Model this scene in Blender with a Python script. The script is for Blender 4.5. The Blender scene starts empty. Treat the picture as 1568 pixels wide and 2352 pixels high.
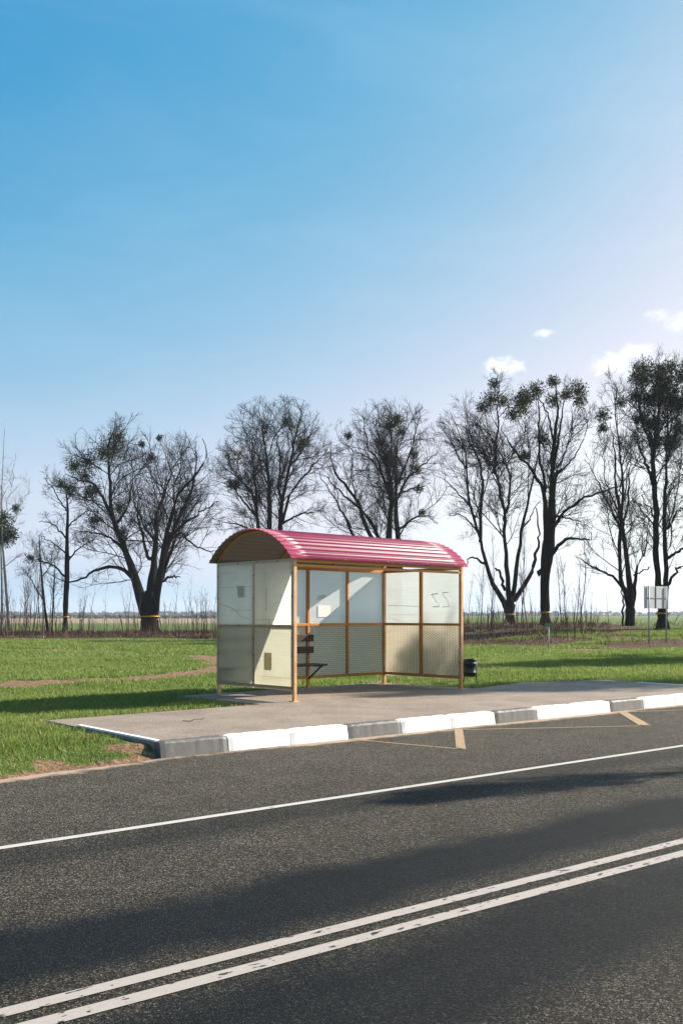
import bpy, bmesh, math, random
import numpy as np
from mathutils import Vector, Matrix
R = math.radians
rng = np.random.default_rng(7)
random.seed(7)
sc = bpy.context.scene
COL = sc.collection
# ------------------------------------------------------------------ camera constants
HAZE = 0.00022
F, CX, HOR, CAMH = 2287.0, 784.0, 1415.0, 1.60      # photo measured at 1568 px width

def G(x, y, lvl=0.0):
    """ground point (plan) seen at a photo position, on the level lvl"""
    d = F * (CAMH - lvl) / (y - HOR)
    return np.array([(x - CX) * d / F, d])

# ------------------------------------------------------------------ object helpers
def tag(o, label=None, cat=None, group=None, kind=None):
    if label: o['label'] = label
    if cat: o['category'] = cat
    if group: o['group'] = group
    if kind: o['kind'] = kind
    return o

def thing(name, label, cat, loc=(0, 0, 0), rz=0.0, group=None):
    o = bpy.data.objects.new(name, None)
    o.empty_display_size = 0.2
    COL.objects.link(o); o.location = loc; o.rotation_euler = (0, 0, rz)
    return tag(o, label, cat, group)

def link(name, me, mats, parent=None, smooth=False):
    o = bpy.data.objects.new(name, me)
    COL.objects.link(o)
    for m in (mats if isinstance(mats, (list, tuple)) else [mats]):
        me.materials.append(m)
    if parent: o.parent = parent
    if smooth:
        me.polygons.foreach_set('use_smooth', np.ones(len(me.polygons), bool))
    return o

def mesh_np(name, V, faces_list, mats, parent=None, smooth=False, attrs=None, mat_idx=None):
    """faces_list: list of int arrays (n,3)/(n,4)"""
    me = bpy.data.meshes.new(name)
    V = np.asarray(V, np.float32).reshape(-1, 3)
    me.vertices.add(len(V)); me.vertices.foreach_set('co', V.ravel())
    loops = np.concatenate([f.ravel() for f in faces_list]).astype(np.int32)
    cnt = np.concatenate([np.full(len(f), f.shape[1], np.int32) for f in faces_list])
    st = np.concatenate([[0], np.cumsum(cnt)[:-1]]).astype(np.int32)
    me.loops.add(len(loops)); me.loops.foreach_set('vertex_index', loops)
    me.polygons.add(len(cnt)); me.polygons.foreach_set('loop_start', st)
    if mat_idx is not None:
        me.polygons.foreach_set('material_index', np.asarray(mat_idx, np.int32))
    me.update(calc_edges=True)
    if attrs:
        for k, a in attrs.items():
            at = me.attributes.new(k, 'FLOAT', 'POINT'); at.data.foreach_set('value', np.asarray(a, np.float32))
    return link(name, me, mats, parent, smooth)

class BM:
    def __init__(s): s.b = bmesh.new()
    def box(s, c, d, rot=None, bev=0.0, mi=0):
        M = Matrix.Translation(Vector(c))
        if rot is not None: M = M @ rot.to_4x4()
        M = M @ Matrix.Diagonal((d[0], d[1], d[2], 1))
        r = bmesh.ops.create_cube(s.b, size=1.0, matrix=M)
        vs = set(r['verts'])
        fs = [f for f in s.b.faces if f.verts[0] in vs]
        for f in fs: f.material_index = mi
        if bev > 0:
            es = list({e for f in fs for e in f.edges})
            bmesh.ops.bevel(s.b, geom=es, offset=bev, segments=2, affect='EDGES', profile=0.6)
        return s
    def tube(s, pts, r, k=10, cap=True, mi=0):
        pts = [Vector(p) for p in pts]
        rs = r if isinstance(r, (list, tuple)) else [r] * len(pts)
        rings = []
        for i, p in enumerate(pts):
            t = (pts[min(i + 1, len(pts) - 1)] - pts[max(i - 1, 0)]).normalized()
            ref = Vector((0, 0, 1)) if abs(t.z) < 0.9 else Vector((1, 0, 0))
            n = t.cross(ref).normalized(); bnr = t.cross(n)
            rings.append([s.b.verts.new(p + rs[i] * (math.cos(2 * math.pi * j / k) * n + math.sin(2 * math.pi * j / k) * bnr)) for j in range(k)])
        for a, b in zip(rings, rings[1:]):
            for j in range(k):
                f = s.b.faces.new((a[j], a[(j + 1) % k], b[(j + 1) % k], b[j])); f.material_index = mi; f.smooth = True
        if cap:
            s.b.faces.new(rings[0][::-1]).material_index = mi
            s.b.faces.new(rings[-1]).material_index = mi
        return s
    def lathe(s, prof, k=32, c=(0, 0, 0), mi=0):
        rings = []
        for (r, z) in prof:
            rings.append([s.b.verts.new((c[0] + r * math.cos(2 * math.pi * j / k), c[1] + r * math.sin(2 * math.pi * j / k), c[2] + z)) for j in range(k)])
        for a, b in zip(rings, rings[1:]):
            for j in range(k):
                f = s.b.faces.new((a[j], a[(j + 1) % k], b[(j + 1) % k], b[j])); f.material_index = mi; f.smooth = True
        s.b.faces.new(rings[0][::-1]).material_index = mi
        s.b.faces.new(rings[-1]).material_index = mi
        return s
    def poly(s, pts, mi=0):
        f = s.b.faces.new([s.b.verts.new(p) for p in pts]); f.material_index = mi
        return s
    def build(s, name, mats, parent=None, recalc=True):
        if recalc: bmesh.ops.recalc_face_normals(s.b, faces=s.b.faces[:])
        me = bpy.data.meshes.new(name); s.b.to_mesh(me); s.b.free()
        return link(name, me, mats, parent)

# ------------------------------------------------------------------ materials
class NT:
    def __init__(s, name):
        s.m = bpy.data.materials.new(name); s.m.use_nodes = True
        s.t = s.m.node_tree; s.t.nodes.clear()
        s.out = s.n('ShaderNodeOutputMaterial')
    def n(s, typ, **kw):
        nd = s.t.nodes.new(typ)
        for k, v in kw.items(): setattr(nd, k, v)
        return nd
    def l(s, a, b): s.t.links.new(a, b)
    def val(s, sock, v):
        if hasattr(v, 'is_output'): s.l(v, sock)
        else: sock.default_value = v
    def coord(s, scale=(1, 1, 1), kind='Object', rot=(0, 0, 0)):
        tc = s.n('ShaderNodeTexCoord'); mp = s.n('ShaderNodeMapping')
        mp.inputs['Scale'].default_value = scale; mp.inputs['Rotation'].default_value = rot
        s.l(tc.outputs[kind], mp.inputs['Vector']); return mp.outputs[0]
    def noise(s, vec, scale, detail=4, rough=0.55, dist=0.0):
        nd = s.n('ShaderNodeTexNoise'); s.l(vec, nd.inputs['Vector'])
        nd.inputs['Scale'].default_value = scale; nd.inputs['Detail'].default_value = detail
        nd.inputs['Roughness'].default_value = rough; nd.inputs['Distortion'].default_value = dist
        return nd.outputs['Fac']
    def ramp(s, fac, stops, interp='LINEAR'):
        nd = s.n('ShaderNodeValToRGB'); cr = nd.color_ramp; cr.interpolation = interp
        while len(cr.elements) < len(stops): cr.elements.new(0.5)
        for e, (p, c) in zip(cr.elements, stops):
            e.position = p; e.color = (c[0], c[1], c[2], 1) if hasattr(c, '__len__') else (c, c, c, 1)
        s.l(fac, nd.inputs[0]); return nd.outputs[0]
    def mix(s, fac, a, b, mode='MIX'):
        nd = s.n('ShaderNodeMix', data_type='RGBA', blend_type=mode)
        s.val(nd.inputs[0], fac)
        for k, v in ((6, a), (7, b)):
            if hasattr(v, 'is_output'): s.l(v, nd.inputs[k])
            else: nd.inputs[k].default_value = (v[0], v[1], v[2], 1)
        return nd.outputs[2]
    def math(s, op, a, b=0.0, c=None, clamp=False):
        nd = s.n('ShaderNodeMath', operation=op); nd.use_clamp = clamp
        s.val(nd.inputs[0], a); s.val(nd.inputs[1], b)
        if c is not None: s.val(nd.inputs[2], c)
        return nd.outputs[0]
    def attr(s, name):
        nd = s.n('ShaderNodeAttribute'); nd.attribute_name = name; return nd.outputs['Fac']
    def bump(s, h, strength=0.3, dist=0.02):
        nd = s.n('ShaderNodeBump'); nd.inputs['Strength'].default_value = strength
        nd.inputs['Distance'].default_value = dist; s.l(h, nd.inputs['Height']); return nd.outputs[0]
    def bsdf(s, col, rough=0.6, spec=0.5, metal=0.0, normal=None):
        p = s.n('ShaderNodeBsdfPrincipled')
        if hasattr(col, 'is_output'): s.l(col, p.inputs['Base Color'])
        else: p.inputs['Base Color'].default_value = (col[0], col[1], col[2], 1)
        s.val(p.inputs['Roughness'], rough)
        p.inputs['Specular IOR Level'].default_value = spec; p.inputs['Metallic'].default_value = metal
        if normal is not None: s.l(normal, p.inputs['Normal'])
        return p.outputs[0]
    def fin(s, sh):
        s.l(sh, s.out.inputs['Surface']); return s.m

def paint(name, col, rust=0.3, rough=0.55, dirt=(0.16, 0.07, 0.03), scale=9.0, fade=None):
    t = NT(name); v = t.coord()
    n1 = t.noise(v, scale, 6, 0.65); n2 = t.noise(v, scale * 5, 4, 0.6)
    c = t.mix(t.ramp(n2, [(0.35, 0.0), (0.7, 0.35)]), col, tuple(x * 0.75 for x in col))
    if fade: c = t.mix(t.ramp(t.noise(v, 2.5, 5), [(0.4, 0), (0.62, 0.8)]), c, fade)
    c = t.mix(t.ramp(n1, [(0.62 - 0.1 * rust, 0.0), (0.75, min(1, rust * 2.2))]), c, dirt)
    b = t.bump(n2, 0.15, 0.004)
    return t.fin(t.bsdf(c, rough, 0.4, 0, b))

M = {}
M['ochre'] = paint('ochre_paint', (0.52, 0.205, 0.035), 0.3, 0.5)
M['ochre_post'] = paint('faded_ochre_paint', (0.56, 0.25, 0.07), 0.35, 0.55, fade=(0.66, 0.42, 0.27))
M['bolt'] = paint('bolt_steel', (0.12, 0.12, 0.12), 0.3, 0.45)
M['bin'] = paint('dark_bin_paint', (0.012, 0.017, 0.019), 0.1, 0.4)
M['mesh'] = paint('mesh_paint', (0.20, 0.095, 0.032), 0.4, 0.6)
M['galv'] = paint('galvanised_steel', (0.30, 0.32, 0.34), 0.1, 0.45, dirt=(0.2, 0.2, 0.2))
M['signback'] = paint('sign_back_sheet', (0.40, 0.42, 0.45), 0.1, 0.5, dirt=(0.45, 0.48, 0.5), scale=3)
M['yellow'] = paint('yellow_tape', (0.55, 0.25, 0.015), 0.05, 0.5)
M['plate'] = paint('small_plate_paint', (0.15, 0.19, 0.12), 0.1, 0.5)
M['white'] = paint('white_post_paint', (0.42, 0.42, 0.38), 0.2, 0.6, dirt=(0.3, 0.28, 0.24))

def mk_wood():
    t = NT('dark_bench_wood'); v = t.coord((2, 30, 30)); n = t.noise(v, 3, 5, 0.7)
    c = t.ramp(n, [(0.3, (0.022, 0.012, 0.010)), (0.7, (0.075, 0.035, 0.028))])
    return t.fin(t.bsdf(c, 0.6, 0.3, 0, t.bump(n, 0.3, 0.004)))
M['wood'] = mk_wood()

def mk_roof():
    t = NT('crimson_roof_paint'); v = t.coord()
    n = t.noise(v, 3.0, 6, 0.65); n2 = t.noise(t.coord((6, 1, 1)), 5, 4)
    c = t.mix(t.ramp(n, [(0.35, 0), (0.75, 0.45)]), (0.140, 0.0020, 0.038), (0.17, 0.005, 0.050))
    c = t.mix(t.ramp(n2, [(0.6, 0), (0.8, 0.22)]), c, (0.22, 0.05, 0.08))
    p = t.n('ShaderNodeBsdfPrincipled'); t.l(c, p.inputs['Base Color'])
    t.val(p.inputs['Roughness'], t.math('MULTIPLY_ADD', n, 0.12, 0.30))
    p.inputs['Specular IOR Level'].default_value = 0.16
    t.l(t.bump(n2, 0.03, 0.006), p.inputs['Normal'])
    # underside of the sheet: grey brown primer (a two sided sheet)
    return t.fin(p.outputs[0])
M['roof'] = mk_roof()
M['primer'] = paint('grey_primer', (0.27, 0.235, 0.20), 0.15, 0.75, dirt=(0.06, 0.05, 0.04), scale=3)

def mk_poly(name, col, dirt, stain, trans, clear=0.06):
    """ribbed twin wall plastic sheet: diffuse, translucent, a little see-through"""
    t = NT(name); v = t.coord()
    ns = t.noise(v, 2.2, 5, 0.6); nf = t.noise(v, 22, 4, 0.6)
    rib = t.noise(t.coord((0.6, 0.6, 60)), 2.0, 3, 0.7)
    scr = t.noise(t.coord((1.2, 1.2, 26)), 2.4, 6, 0.75)
    c = t.mix(t.ramp(ns, [(0.38, 0), (0.72, 0.6)]), col, dirt)
    c = t.mix(t.ramp(rib, [(0.3, 0), (0.7, 0.22)]), c, tuple(x * 0.6 for x in dirt))
    c = t.mix(t.ramp(scr, [(0.60, 0), (0.78, 0.5)]), c, tuple(x * 0.5 for x in dirt))
    c = t.mix(t.ramp(nf, [(0.64, 0), (0.78, 0.4)]), c, stain)
    d = t.n('ShaderNodeBsdfDiffuse'); t.l(c, d.inputs['Color'])
    tr = t.n('ShaderNodeBsdfTranslucent'); t.l(c, tr.inputs['Color'])
    gl = t.n('ShaderNodeBsdfGlossy'); gl.inputs['Roughness'].default_value = 0.25; gl.inputs['Color'].default_value = (1, 1, 1, 1)
    tp = t.n('ShaderNodeBsdfTransparent'); t.l(c, tp.inputs['Color'])
    m1 = t.n('ShaderNodeMixShader'); m1.inputs[0].default_value = trans
    t.l(d.outputs[0], m1.inputs[1]); t.l(tr.outputs[0], m1.inputs[2])
    m2 = t.n('ShaderNodeMixShader'); m2.inputs[0].default_value = clear
    t.l(m1.outputs[0], m2.inputs[1]); t.l(tp.outputs[0], m2.inputs[2])
    m3 = t.n('ShaderNodeMixShader'); m3.inputs[0].default_value = 0.03
    t.l(m2.outputs[0], m3.inputs[1]); t.l(gl.outputs[0], m3.inputs[2])
    return t.fin(m3.outputs[0])
M['poly'] = mk_poly('milky_plastic_sheet', (0.97, 0.98, 0.98), (0.91, 0.94, 0.94), (0.62, 0.59, 0.52), 0.58, 0.06)
M['poly_sun'] = mk_poly('sunlit_milky_sheet', (0.42, 0.455, 0.46), (0.34, 0.37, 0.365), (0.30, 0.26, 0.19), 0.66, 0.18)  # sunlit wall's copy of the milky sheet, colour darkened to offset the sun
M['poly_side'] = mk_poly('greenish_milky_sheet', (0.86, 0.93, 0.88), (0.70, 0.78, 0.71), (0.36, 0.36, 0.27), 0.72, 0.18)
M['poly_back'] = mk_poly('dull_cream_sheet', (0.97, 0.87, 0.68), (0.88, 0.77, 0.56), (0.55, 0.40, 0.22), 0.62, 0.08)
M['poly_low'] = mk_poly('yellowed_lower_sheet', (0.74, 0.74, 0.60), (0.58, 0.60, 0.46), (0.40, 0.33, 0.18), 0.72, 0.34)
M['poly_old'] = mk_poly('yellowed_plastic_sheet', (0.82, 0.82, 0.71), (0.68, 0.69, 0.56), (0.50, 0.44, 0.28), 0.74, 0.12)
M['poly_rust'] = mk_poly('rust_stained_plastic_sheet', (0.54, 0.50, 0.40), (0.44, 0.38, 0.27), (0.45, 0.20, 0.04), 0.62, 0.08)
M['residue'] = paint('dried_glue', (0.40, 0.36, 0.26), 0.3, 0.8, dirt=(0.30, 0.24, 0.13), scale=20)

M['stain'] = paint('rusty_grime', (0.34, 0.28, 0.17), 0.6, 0.85, dirt=(0.26, 0.15, 0.06), scale=14)

def mk_paper():
    t = NT('notice_paper'); v = t.coord()
    sx = t.n('ShaderNodeSeparateXYZ'); t.l(v, sx.inputs[0])
    w = t.math('FRACT', t.math('MULTIPLY', sx.outputs[2], 42.0))
    ln = t.math('LESS_THAN', w, 0.3)
    gaps = t.ramp(t.noise(t.coord((18, 1, 42)), 3, 2), [(0.42, 0), (0.5, 1)])
    c = t.mix(t.math('MULTIPLY', ln, t.math('MULTIPLY', gaps, 0.45)), (0.82, 0.82, 0.80), (0.30, 0.28, 0.27))
    d = t.n('ShaderNodeBsdfDiffuse'); t.l(c, d.inputs['Color'])
    return t.fin(d.outputs[0])
M['paper'] = mk_paper()
def mk_plain_paper(name, col):
    t = NT(name); n = t.noise(t.coord(), 30, 4)
    c = t.mix(t.ramp(n, [(0.4, 0), (0.7, 0.4)]), col, tuple(x * 0.7 for x in col))
    return t.fin(t.bsdf(c, 0.9, 0.1))
M['old_paper'] = mk_plain_paper('yellowed_paper', (0.42, 0.36, 0.2))
M['torn_paper'] = mk_plain_paper('torn_white_paper', (0.8, 0.8, 0.78))
M['sticker'] = mk_plain_paper('old_sticker_paper', (0.28, 0.34, 0.30))

def mk_film(name, col):
    t = NT(name); n = t.noise(t.coord(), 26, 4)
    c = t.mix(t.ramp(n, [(0.4, 0), (0.7, 0.5)]), col, tuple(x * 0.72 for x in col))
    d = t.n('ShaderNodeBsdfDiffuse'); t.l(c, d.inputs['Color'])
    tr = t.n('ShaderNodeBsdfTranslucent'); t.l(c, tr.inputs['Color'])
    m = t.n('ShaderNodeMixShader'); m.inputs[0].default_value = 0.68
    t.l(d.outputs[0], m.inputs[1]); t.l(tr.outputs[0], m.inputs[2])
    return t.fin(m.outputs[0])
M['residue'] = mk_film('dried_glue', (0.385, 0.385, 0.33))
M['stain'] = mk_film('rusty_grime', (0.50, 0.42, 0.26))
M['old_paper'] = mk_film('yellowed_paper', (0.58, 0.52, 0.32))
M['sticker'] = mk_film('old_sticker_paper', (0.50, 0.56, 0.50))

ROADROT = R(90 - 50.3)
def mk_asphalt():
    t = NT('worn_asphalt'); v = t.coord()
    vo = t.n('ShaderNodeTexVoronoi'); t.l(v, vo.inputs['Vector']); vo.inputs['Scale'].default_value = 132
    sep = t.n('ShaderNodeSeparateColor'); t.l(vo.outputs['Color'], sep.inputs[0])
    g = t.ramp(sep.outputs[0], [(0.0, (0.006, 0.0065, 0.007)), (0.36, (0.026, 0.024, 0.021)), (0.70, (0.080, 0.068, 0.050)), (0.90, (0.170, 0.145, 0.105)), (1.0, (0.38, 0.33, 0.25))])
    fine = t.noise(v, 260, 2)
    g = t.mix(t.ramp(fine, [(0.35, 0.35), (0.65, 0)]), g, (0.018, 0.018, 0.018))
    # polished dark wheel paths run along the road
    sx = t.n('ShaderNodeSeparateXYZ'); t.l(v, sx.inputs[0])
    big = t.noise(v, 0.35, 4, 0.6); med = t.noise(v, 1.9, 5, 0.65)
    bb = t.math('ADD', t.math('MULTIPLY', sx.outputs[0], -0.639), t.math('MULTIPLY', sx.outputs[1], 0.769))
    bb = t.math('ADD', bb, t.math('MULTIPLY_ADD', big, 0.9, -0.45)); bb = t.math('ADD', bb, t.math('MULTIPLY_ADD', med, 0.36, -0.18))
    tr = t.ramp(t.math('MULTIPLY_ADD', bb, 0.125, -0.125), [((b_ - 1) / 8, m_) for b_, m_ in ((1.6, .80), (2.55, .72), (2.85, .22), (3.4, .20), (3.75, .66), (4.05, .72), (4.25, .17), (4.75, .15), (5.0, .74), (5.5, .92), (6.0, .95), (6.3, .55), (6.6, .64), (6.85, 1.0), (7.6, 1.12), (8.9, 1.2))])
    c = t.mix(1.0, g, tr, 'MULTIPLY')
    pol = t.ramp(tr, [(0.40, 1), (0.8, 0)])
    c = t.mix(t.math('MULTIPLY', pol, 0.30), c, (0.006, 0.013, 0.021))  # bluish sky sheen of the polished paths mixed into the colour
    c = t.mix(1.0, c, t.ramp(med, [(0.3, 0.66), (0.7, 0.94)]), 'MULTIPLY')
    c = t.mix(t.ramp(t.noise(v, 3.2, 5, 0.7), [(0.64, 0), (0.78, 0.55)]), c, (0.012, 0.012, 0.013))
    # sand blown along the kerb
    sand = t.attr('sand')
    sn = t.noise(v, 5.0, 6, 0.7)
    sm = t.math('MULTIPLY', t.ramp(t.math('ADD', sand, t.math('MULTIPLY_ADD', sn, 0.9, -0.45)), [(0.45, 0), (0.72, 1)]), 0.9)
    c = t.mix(sm, c, t.mix(t.noise(v, 60, 3), (0.30, 0.21, 0.15), (0.46, 0.34, 0.26)))
    h = t.math('MULTIPLY', vo.outputs['Distance'], -1.0)
    # tar seams: a few fine cracks
    return t.fin(t.bsdf(c, t.math('MULTIPLY_ADD', pol, -0.10, 0.82), 0.10, 0, t.bump(h, 0.5, 0.006)))
M['asphalt'] = mk_asphalt()

def mk_pave():
    t = NT('pavement_asphalt'); v = t.coord()
    vo = t.n('ShaderNodeTexVoronoi'); t.l(v, vo.inputs['Vector']); vo.inputs['Scale'].default_value = 120
    sep = t.n('ShaderNodeSeparateColor'); t.l(vo.outputs['Color'], sep.inputs[0])
    g = t.ramp(sep.outputs[0], [(0, (0.13, 0.102, 0.080)), (0.5, (0.235, 0.188, 0.150)), (1, (0.37, 0.30, 0.24))])
    n = t.noise(v, 1.6, 6, 0.65); n2 = t.noise(v, 6, 5, 0.7)
    c = t.mix(1.0, g, t.ramp(n, [(0.3, 0.72), (0.7, 1.1)]), 'MULTIPLY')
    c = t.mix(t.ramp(n2, [(0.62, 0), (0.78, 0.55)]), c, (0.085, 0.07, 0.06))
    c = t.mix(t.ramp(t.noise(v, 0.9, 4), [(0.55, 0), (0.75, 0.5)]), c, (0.30, 0.24, 0.20))
    return t.fin(t.bsdf(c, 0.85, 0.25, 0, t.bump(sep.outputs[1], 0.25, 0.004)))
M['pave'] = mk_pave()

def mk_mark(name, col, wear, along):
    t = NT(name)
    va = t.coord(rot=(0, 0, -along))
    mp = t.n('ShaderNodeMapping'); t.l(va, mp.inputs['Vector']); mp.inputs['Scale'].default_value = (11, 26, 1)
    n = t.noise(mp.outputs[0], 1.0, 2, 0.5)
    fine = t.noise(t.coord(), 90, 4, 0.7)
    big = t.noise(t.coord(), 1.6, 3)
    th = t.math('ADD', n, t.math('MULTIPLY_ADD', big, 0.22, -0.11))
    th = t.math('ADD', th, t.math('MULTIPLY_ADD', fine, 0.12, -0.06))
    m = t.ramp(th, [(0.66 - wear, 0), (0.69 - wear, 1)])
    c = t.mix(t.ramp(t.noise(t.coord(), 14, 5, 0.7), [(0.4, 0), (0.8, 0.5)]), col, tuple(x * 0.72 for x in col))
    c = t.mix(m, c, (0.022, 0.021, 0.020))
    return t.fin(t.bsdf(c, 0.7, 0.3, 0, t.bump(fine, 0.2, 0.004)))
M['line'] = mk_mark('white_road_paint', (0.345, 0.305, 0.275), 0.035, ROADROT)
M['line_edge'] = mk_mark('white_edge_paint', (0.45, 0.42, 0.385), -0.06, ROADROT)
M['line_yel'] = mk_mark('worn_yellow_road_paint', (0.34, 0.235, 0.135), 0.03, ROADROT)

def mk_kerb(name, col, chip):
    t = NT(name); v = t.coord()
    n = t.noise(v, 16, 6, 0.7); n2 = t.noise(v, 5, 5, 0.6)
    c = t.mix(t.ramp(n, [(0.60, 0), (0.74, 0.8)]), col, chip)
    c = t.mix(t.ramp(n2, [(0.5, 0), (0.8, 0.35)]), c, chip)
    return t.fin(t.bsdf(c, 0.6, 0.4, 0, t.bump(n, 0.4, 0.01)))
M['kerb_w'] = mk_kerb('white_kerb_paint', (0.76, 0.745, 0.72), (0.56, 0.54, 0.50))
M['kerb_b'] = mk_kerb('black_kerb_paint', (0.105, 0.10, 0.095), (0.05, 0.047, 0.045))

def mk_ground():
    t = NT('field_ground'); v = t.coord()
    nf = t.noise(v, 14, 6, 0.7); nm = t.noise(v, 1.3, 5, 0.6); nl = t.noise(v, 0.12, 4)
    soil = t.mix(t.ramp(nf, [(0.32, 0), (0.68, 1)]), (0.075, 0.040, 0.024), (0.33, 0.205, 0.13))
    green = t.mix(nm, (0.055, 0.095, 0.018), (0.10, 0.15, 0.032))
    green = t.mix(t.ramp(nf, [(0.5, 0), (0.8, 0.5)]), green, (0.14, 0.115, 0.05))
    litter = t.mix(nf, (0.035, 0.022, 0.016), (0.13, 0.082, 0.052))
    far = t.mix(nl, (0.085, 0.135, 0.035), (0.12, 0.15, 0.05))
    plough = t.mix(nl, (0.24, 0.18, 0.13), (0.30, 0.23, 0.16))
    w = t.math('MULTIPLY_ADD', nf, 0.5, -0.25)
    def m(a, lo=0.42, hi=0.62): return t.ramp(t.math('ADD', t.attr(a), w), [(lo, 0), (hi, 1)])
    c = t.mix(m('soil'), green, soil)
    c = t.mix(m('litter'), c, litter)
    c = t.mix(m('far'), c, far)
    c = t.mix(m('plough'), c, plough)
    return t.fin(t.bsdf(c, 0.95, 0.1, 0, t.bump(nf, 0.9, 0.06)))
M['ground'] = mk_ground()

def mk_blade(name, stops, trans=0.45, tint=(1, 1, 1)):
    t = NT(name)
    c = t.ramp(t.attr('tone'), stops)
    p = t.bsdf(c, 0.5, 0.25)
    tr = t.n('ShaderNodeBsdfTranslucent'); t.l(c, tr.inputs['Color'])
    m = t.n('ShaderNodeMixShader'); m.inputs[0].default_value = trans
    t.l(p, m.inputs[1]); t.l(tr.outputs[0], m.inputs[2])
    return t.fin(m.outputs[0])
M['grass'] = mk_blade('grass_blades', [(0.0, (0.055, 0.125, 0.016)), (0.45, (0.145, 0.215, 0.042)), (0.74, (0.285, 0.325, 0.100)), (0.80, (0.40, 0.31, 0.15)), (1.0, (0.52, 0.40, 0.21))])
M['dry'] = mk_blade('dry_stalks', [(0.0, (0.030, 0.017, 0.012)), (0.5, (0.10, 0.055, 0.034)), (1.0, (0.24, 0.155, 0.09))], 0.2)
M['mistle'] = mk_blade('mistletoe_leaves', [(0.0, (0.022, 0.036, 0.012)), (0.6, (0.050, 0.060, 0.018)), (1.0, (0.115, 0.10, 0.035))], 0.3)
M['fartree'] = mk_blade('far_wood_leaves', [(0.0, (0.03, 0.04, 0.035)), (1.0, (0.07, 0.075, 0.06))], 0.1)

def mk_bark(name, a, b, sc_=6):
    t = NT(name); n = t.noise(t.coord((3, 3, 0.5)), sc_, 6, 0.7)
    c = t.ramp(n, [(0.3, a), (0.7, b)])
    return t.fin(t.bsdf(c, 0.95, 0.03, 0, t.bump(n, 0.9, 0.08)))
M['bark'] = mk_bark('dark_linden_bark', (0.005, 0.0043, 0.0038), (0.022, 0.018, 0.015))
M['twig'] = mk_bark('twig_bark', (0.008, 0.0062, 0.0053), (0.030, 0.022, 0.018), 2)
M['birch'] = mk_bark('pale_birch_bark', (0.16, 0.14, 0.12), (0.42, 0.38, 0.34))
M['sap'] = mk_bark('sapling_bark', (0.05, 0.032, 0.026), (0.15, 0.095, 0.075), 3)

# ------------------------------------------------------------------ plan of the place
UR = np.array([math.sin(R(50.3)), math.cos(R(50.3))])      # along the road
VR = np.array([-UR[1], UR[0]])                              # away from the camera, across it
PV = 0.165                                                  # pavement level
P0 = G(370.7, 1742.3)                                       # foot of the kerb's left corner
EDGE_L = G(0, 1792); dL = (EDGE_L - P0) / np.linalg.norm(EDGE_L - P0)

def smooth(a, b, x):
    t = np.clip((x - a) / (b - a), 0, 1); return t * t * (3 - 2 * t)

def in_poly(pts, poly):
    x, y = pts[:, 0], pts[:, 1]; r = np.zeros(len(pts), bool); n = len(poly)
    for i in range(n):
        x1, y1 = poly[i]; x2, y2 = poly[(i + 1) % n]
        c = ((y1 > y) != (y2 > y)) & (x < (x2 - x1) * (y - y1) / (y2 - y1 + 1e-12) + x1)
        r ^= c
    return r

def seg_dist(pts, line):
    d = np.full(len(pts), 1e9)
    for a, b in zip(line[:-1], line[1:]):
        ab = b - a; t = np.clip(((pts - a) @ ab) / (ab @ ab), 0, 1)
        d = np.minimum(d, np.linalg.norm(pts - a - t[:, None] * ab, axis=1))
    return d

ROAD_EDGE = [P0 + dL * 60, P0, P0 + UR * 400]
road_poly = [P0 + dL * 60, P0, P0 + UR * 400, P0 + UR * 400 - VR * 10, P0 + dL * 60 - VR * 10.5]
road_in = [P0 + dL * 60, P0, P0 + UR * 400, P0 + UR * 400 - VR * 300, P0 + dL * 60 - VR * 300]

def road_sd(pts):
    d = seg_dist(pts, [np.array(p) for p in ROAD_EDGE])
    return np.where(in_poly(pts, road_in), -d, d)

def vnoise(x, y, seed=0):
    r = np.random.default_rng(seed); o = np.zeros_like(x)
    for k in range(7):
        a = r.uniform(0, 2 * math.pi); f = r.uniform(0.6, 1.6); p = r.uniform(0, 6.28)
        o += np.sin((x * math.cos(a) + y * math.sin(a)) * f + p + 1.3 * np.sin(y * f * 0.6 + p))
    return o / 7

def bank_k(x): return smooth(-12, 8, x)
def bank_y(x): return 60 - 14.5 * bank_k(x) + 1.0 * np.sin(x * 0.35) + 0.6 * np.sin(x * 0.9 + 1)

def ground_z(x, y):
    x = np.asarray(x, float); y = np.asarray(y, float)
    pts = np.stack([x.ravel(), y.ravel()], 1)
    sd = road_sd(pts).reshape(x.shape)
    z = -0.035 + 0.155 * smooth(-0.05, 1.1, sd)
    z += 0.018 * vnoise(x * 1.7, y * 1.7, 3) * smooth(0.2, 1.5, sd)
    k = bank_k(x)
    z += smooth(0, 24, y - bank_y(x)) * (0.07 + 0.80 * k)
    z += 0.06 * vnoise(x * 0.8, y * 0.8, 5) * smooth(0, 5, y - bank_y(x)) * (1 - smooth(100, 140, y))
    near = smooth(-18, -14, -np.abs(x)) * (y < 30)
    if near.any():
        dp = np.full(x.size, 9.0); sel = (near.ravel() > 0)
        dp[sel] = seg_dist(pts[sel], PAVE_LINE)
        k2 = ((1 - smooth(0.05, 1.0, dp)) * smooth(0.0, 0.30, sd.ravel())).reshape(x.shape)
        z = z + (np.maximum(z, PV - .035) - z) * k2
    # far side of the road
    z = np.where(sd < -10.0, -0.035 + 0.12 * smooth(10.0, 12, -sd), z)
    return z

def gz(p): return float(ground_z(np.array([p[0]]), np.array([p[1]]))[0])

PAVE_LINE = [P0 + VR * .16, G(105, 1655, PV), G(390, 1631, PV), G(570, 1616, PV)]
PAVE_LINE = [np.array(p) for p in PAVE_LINE]
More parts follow.
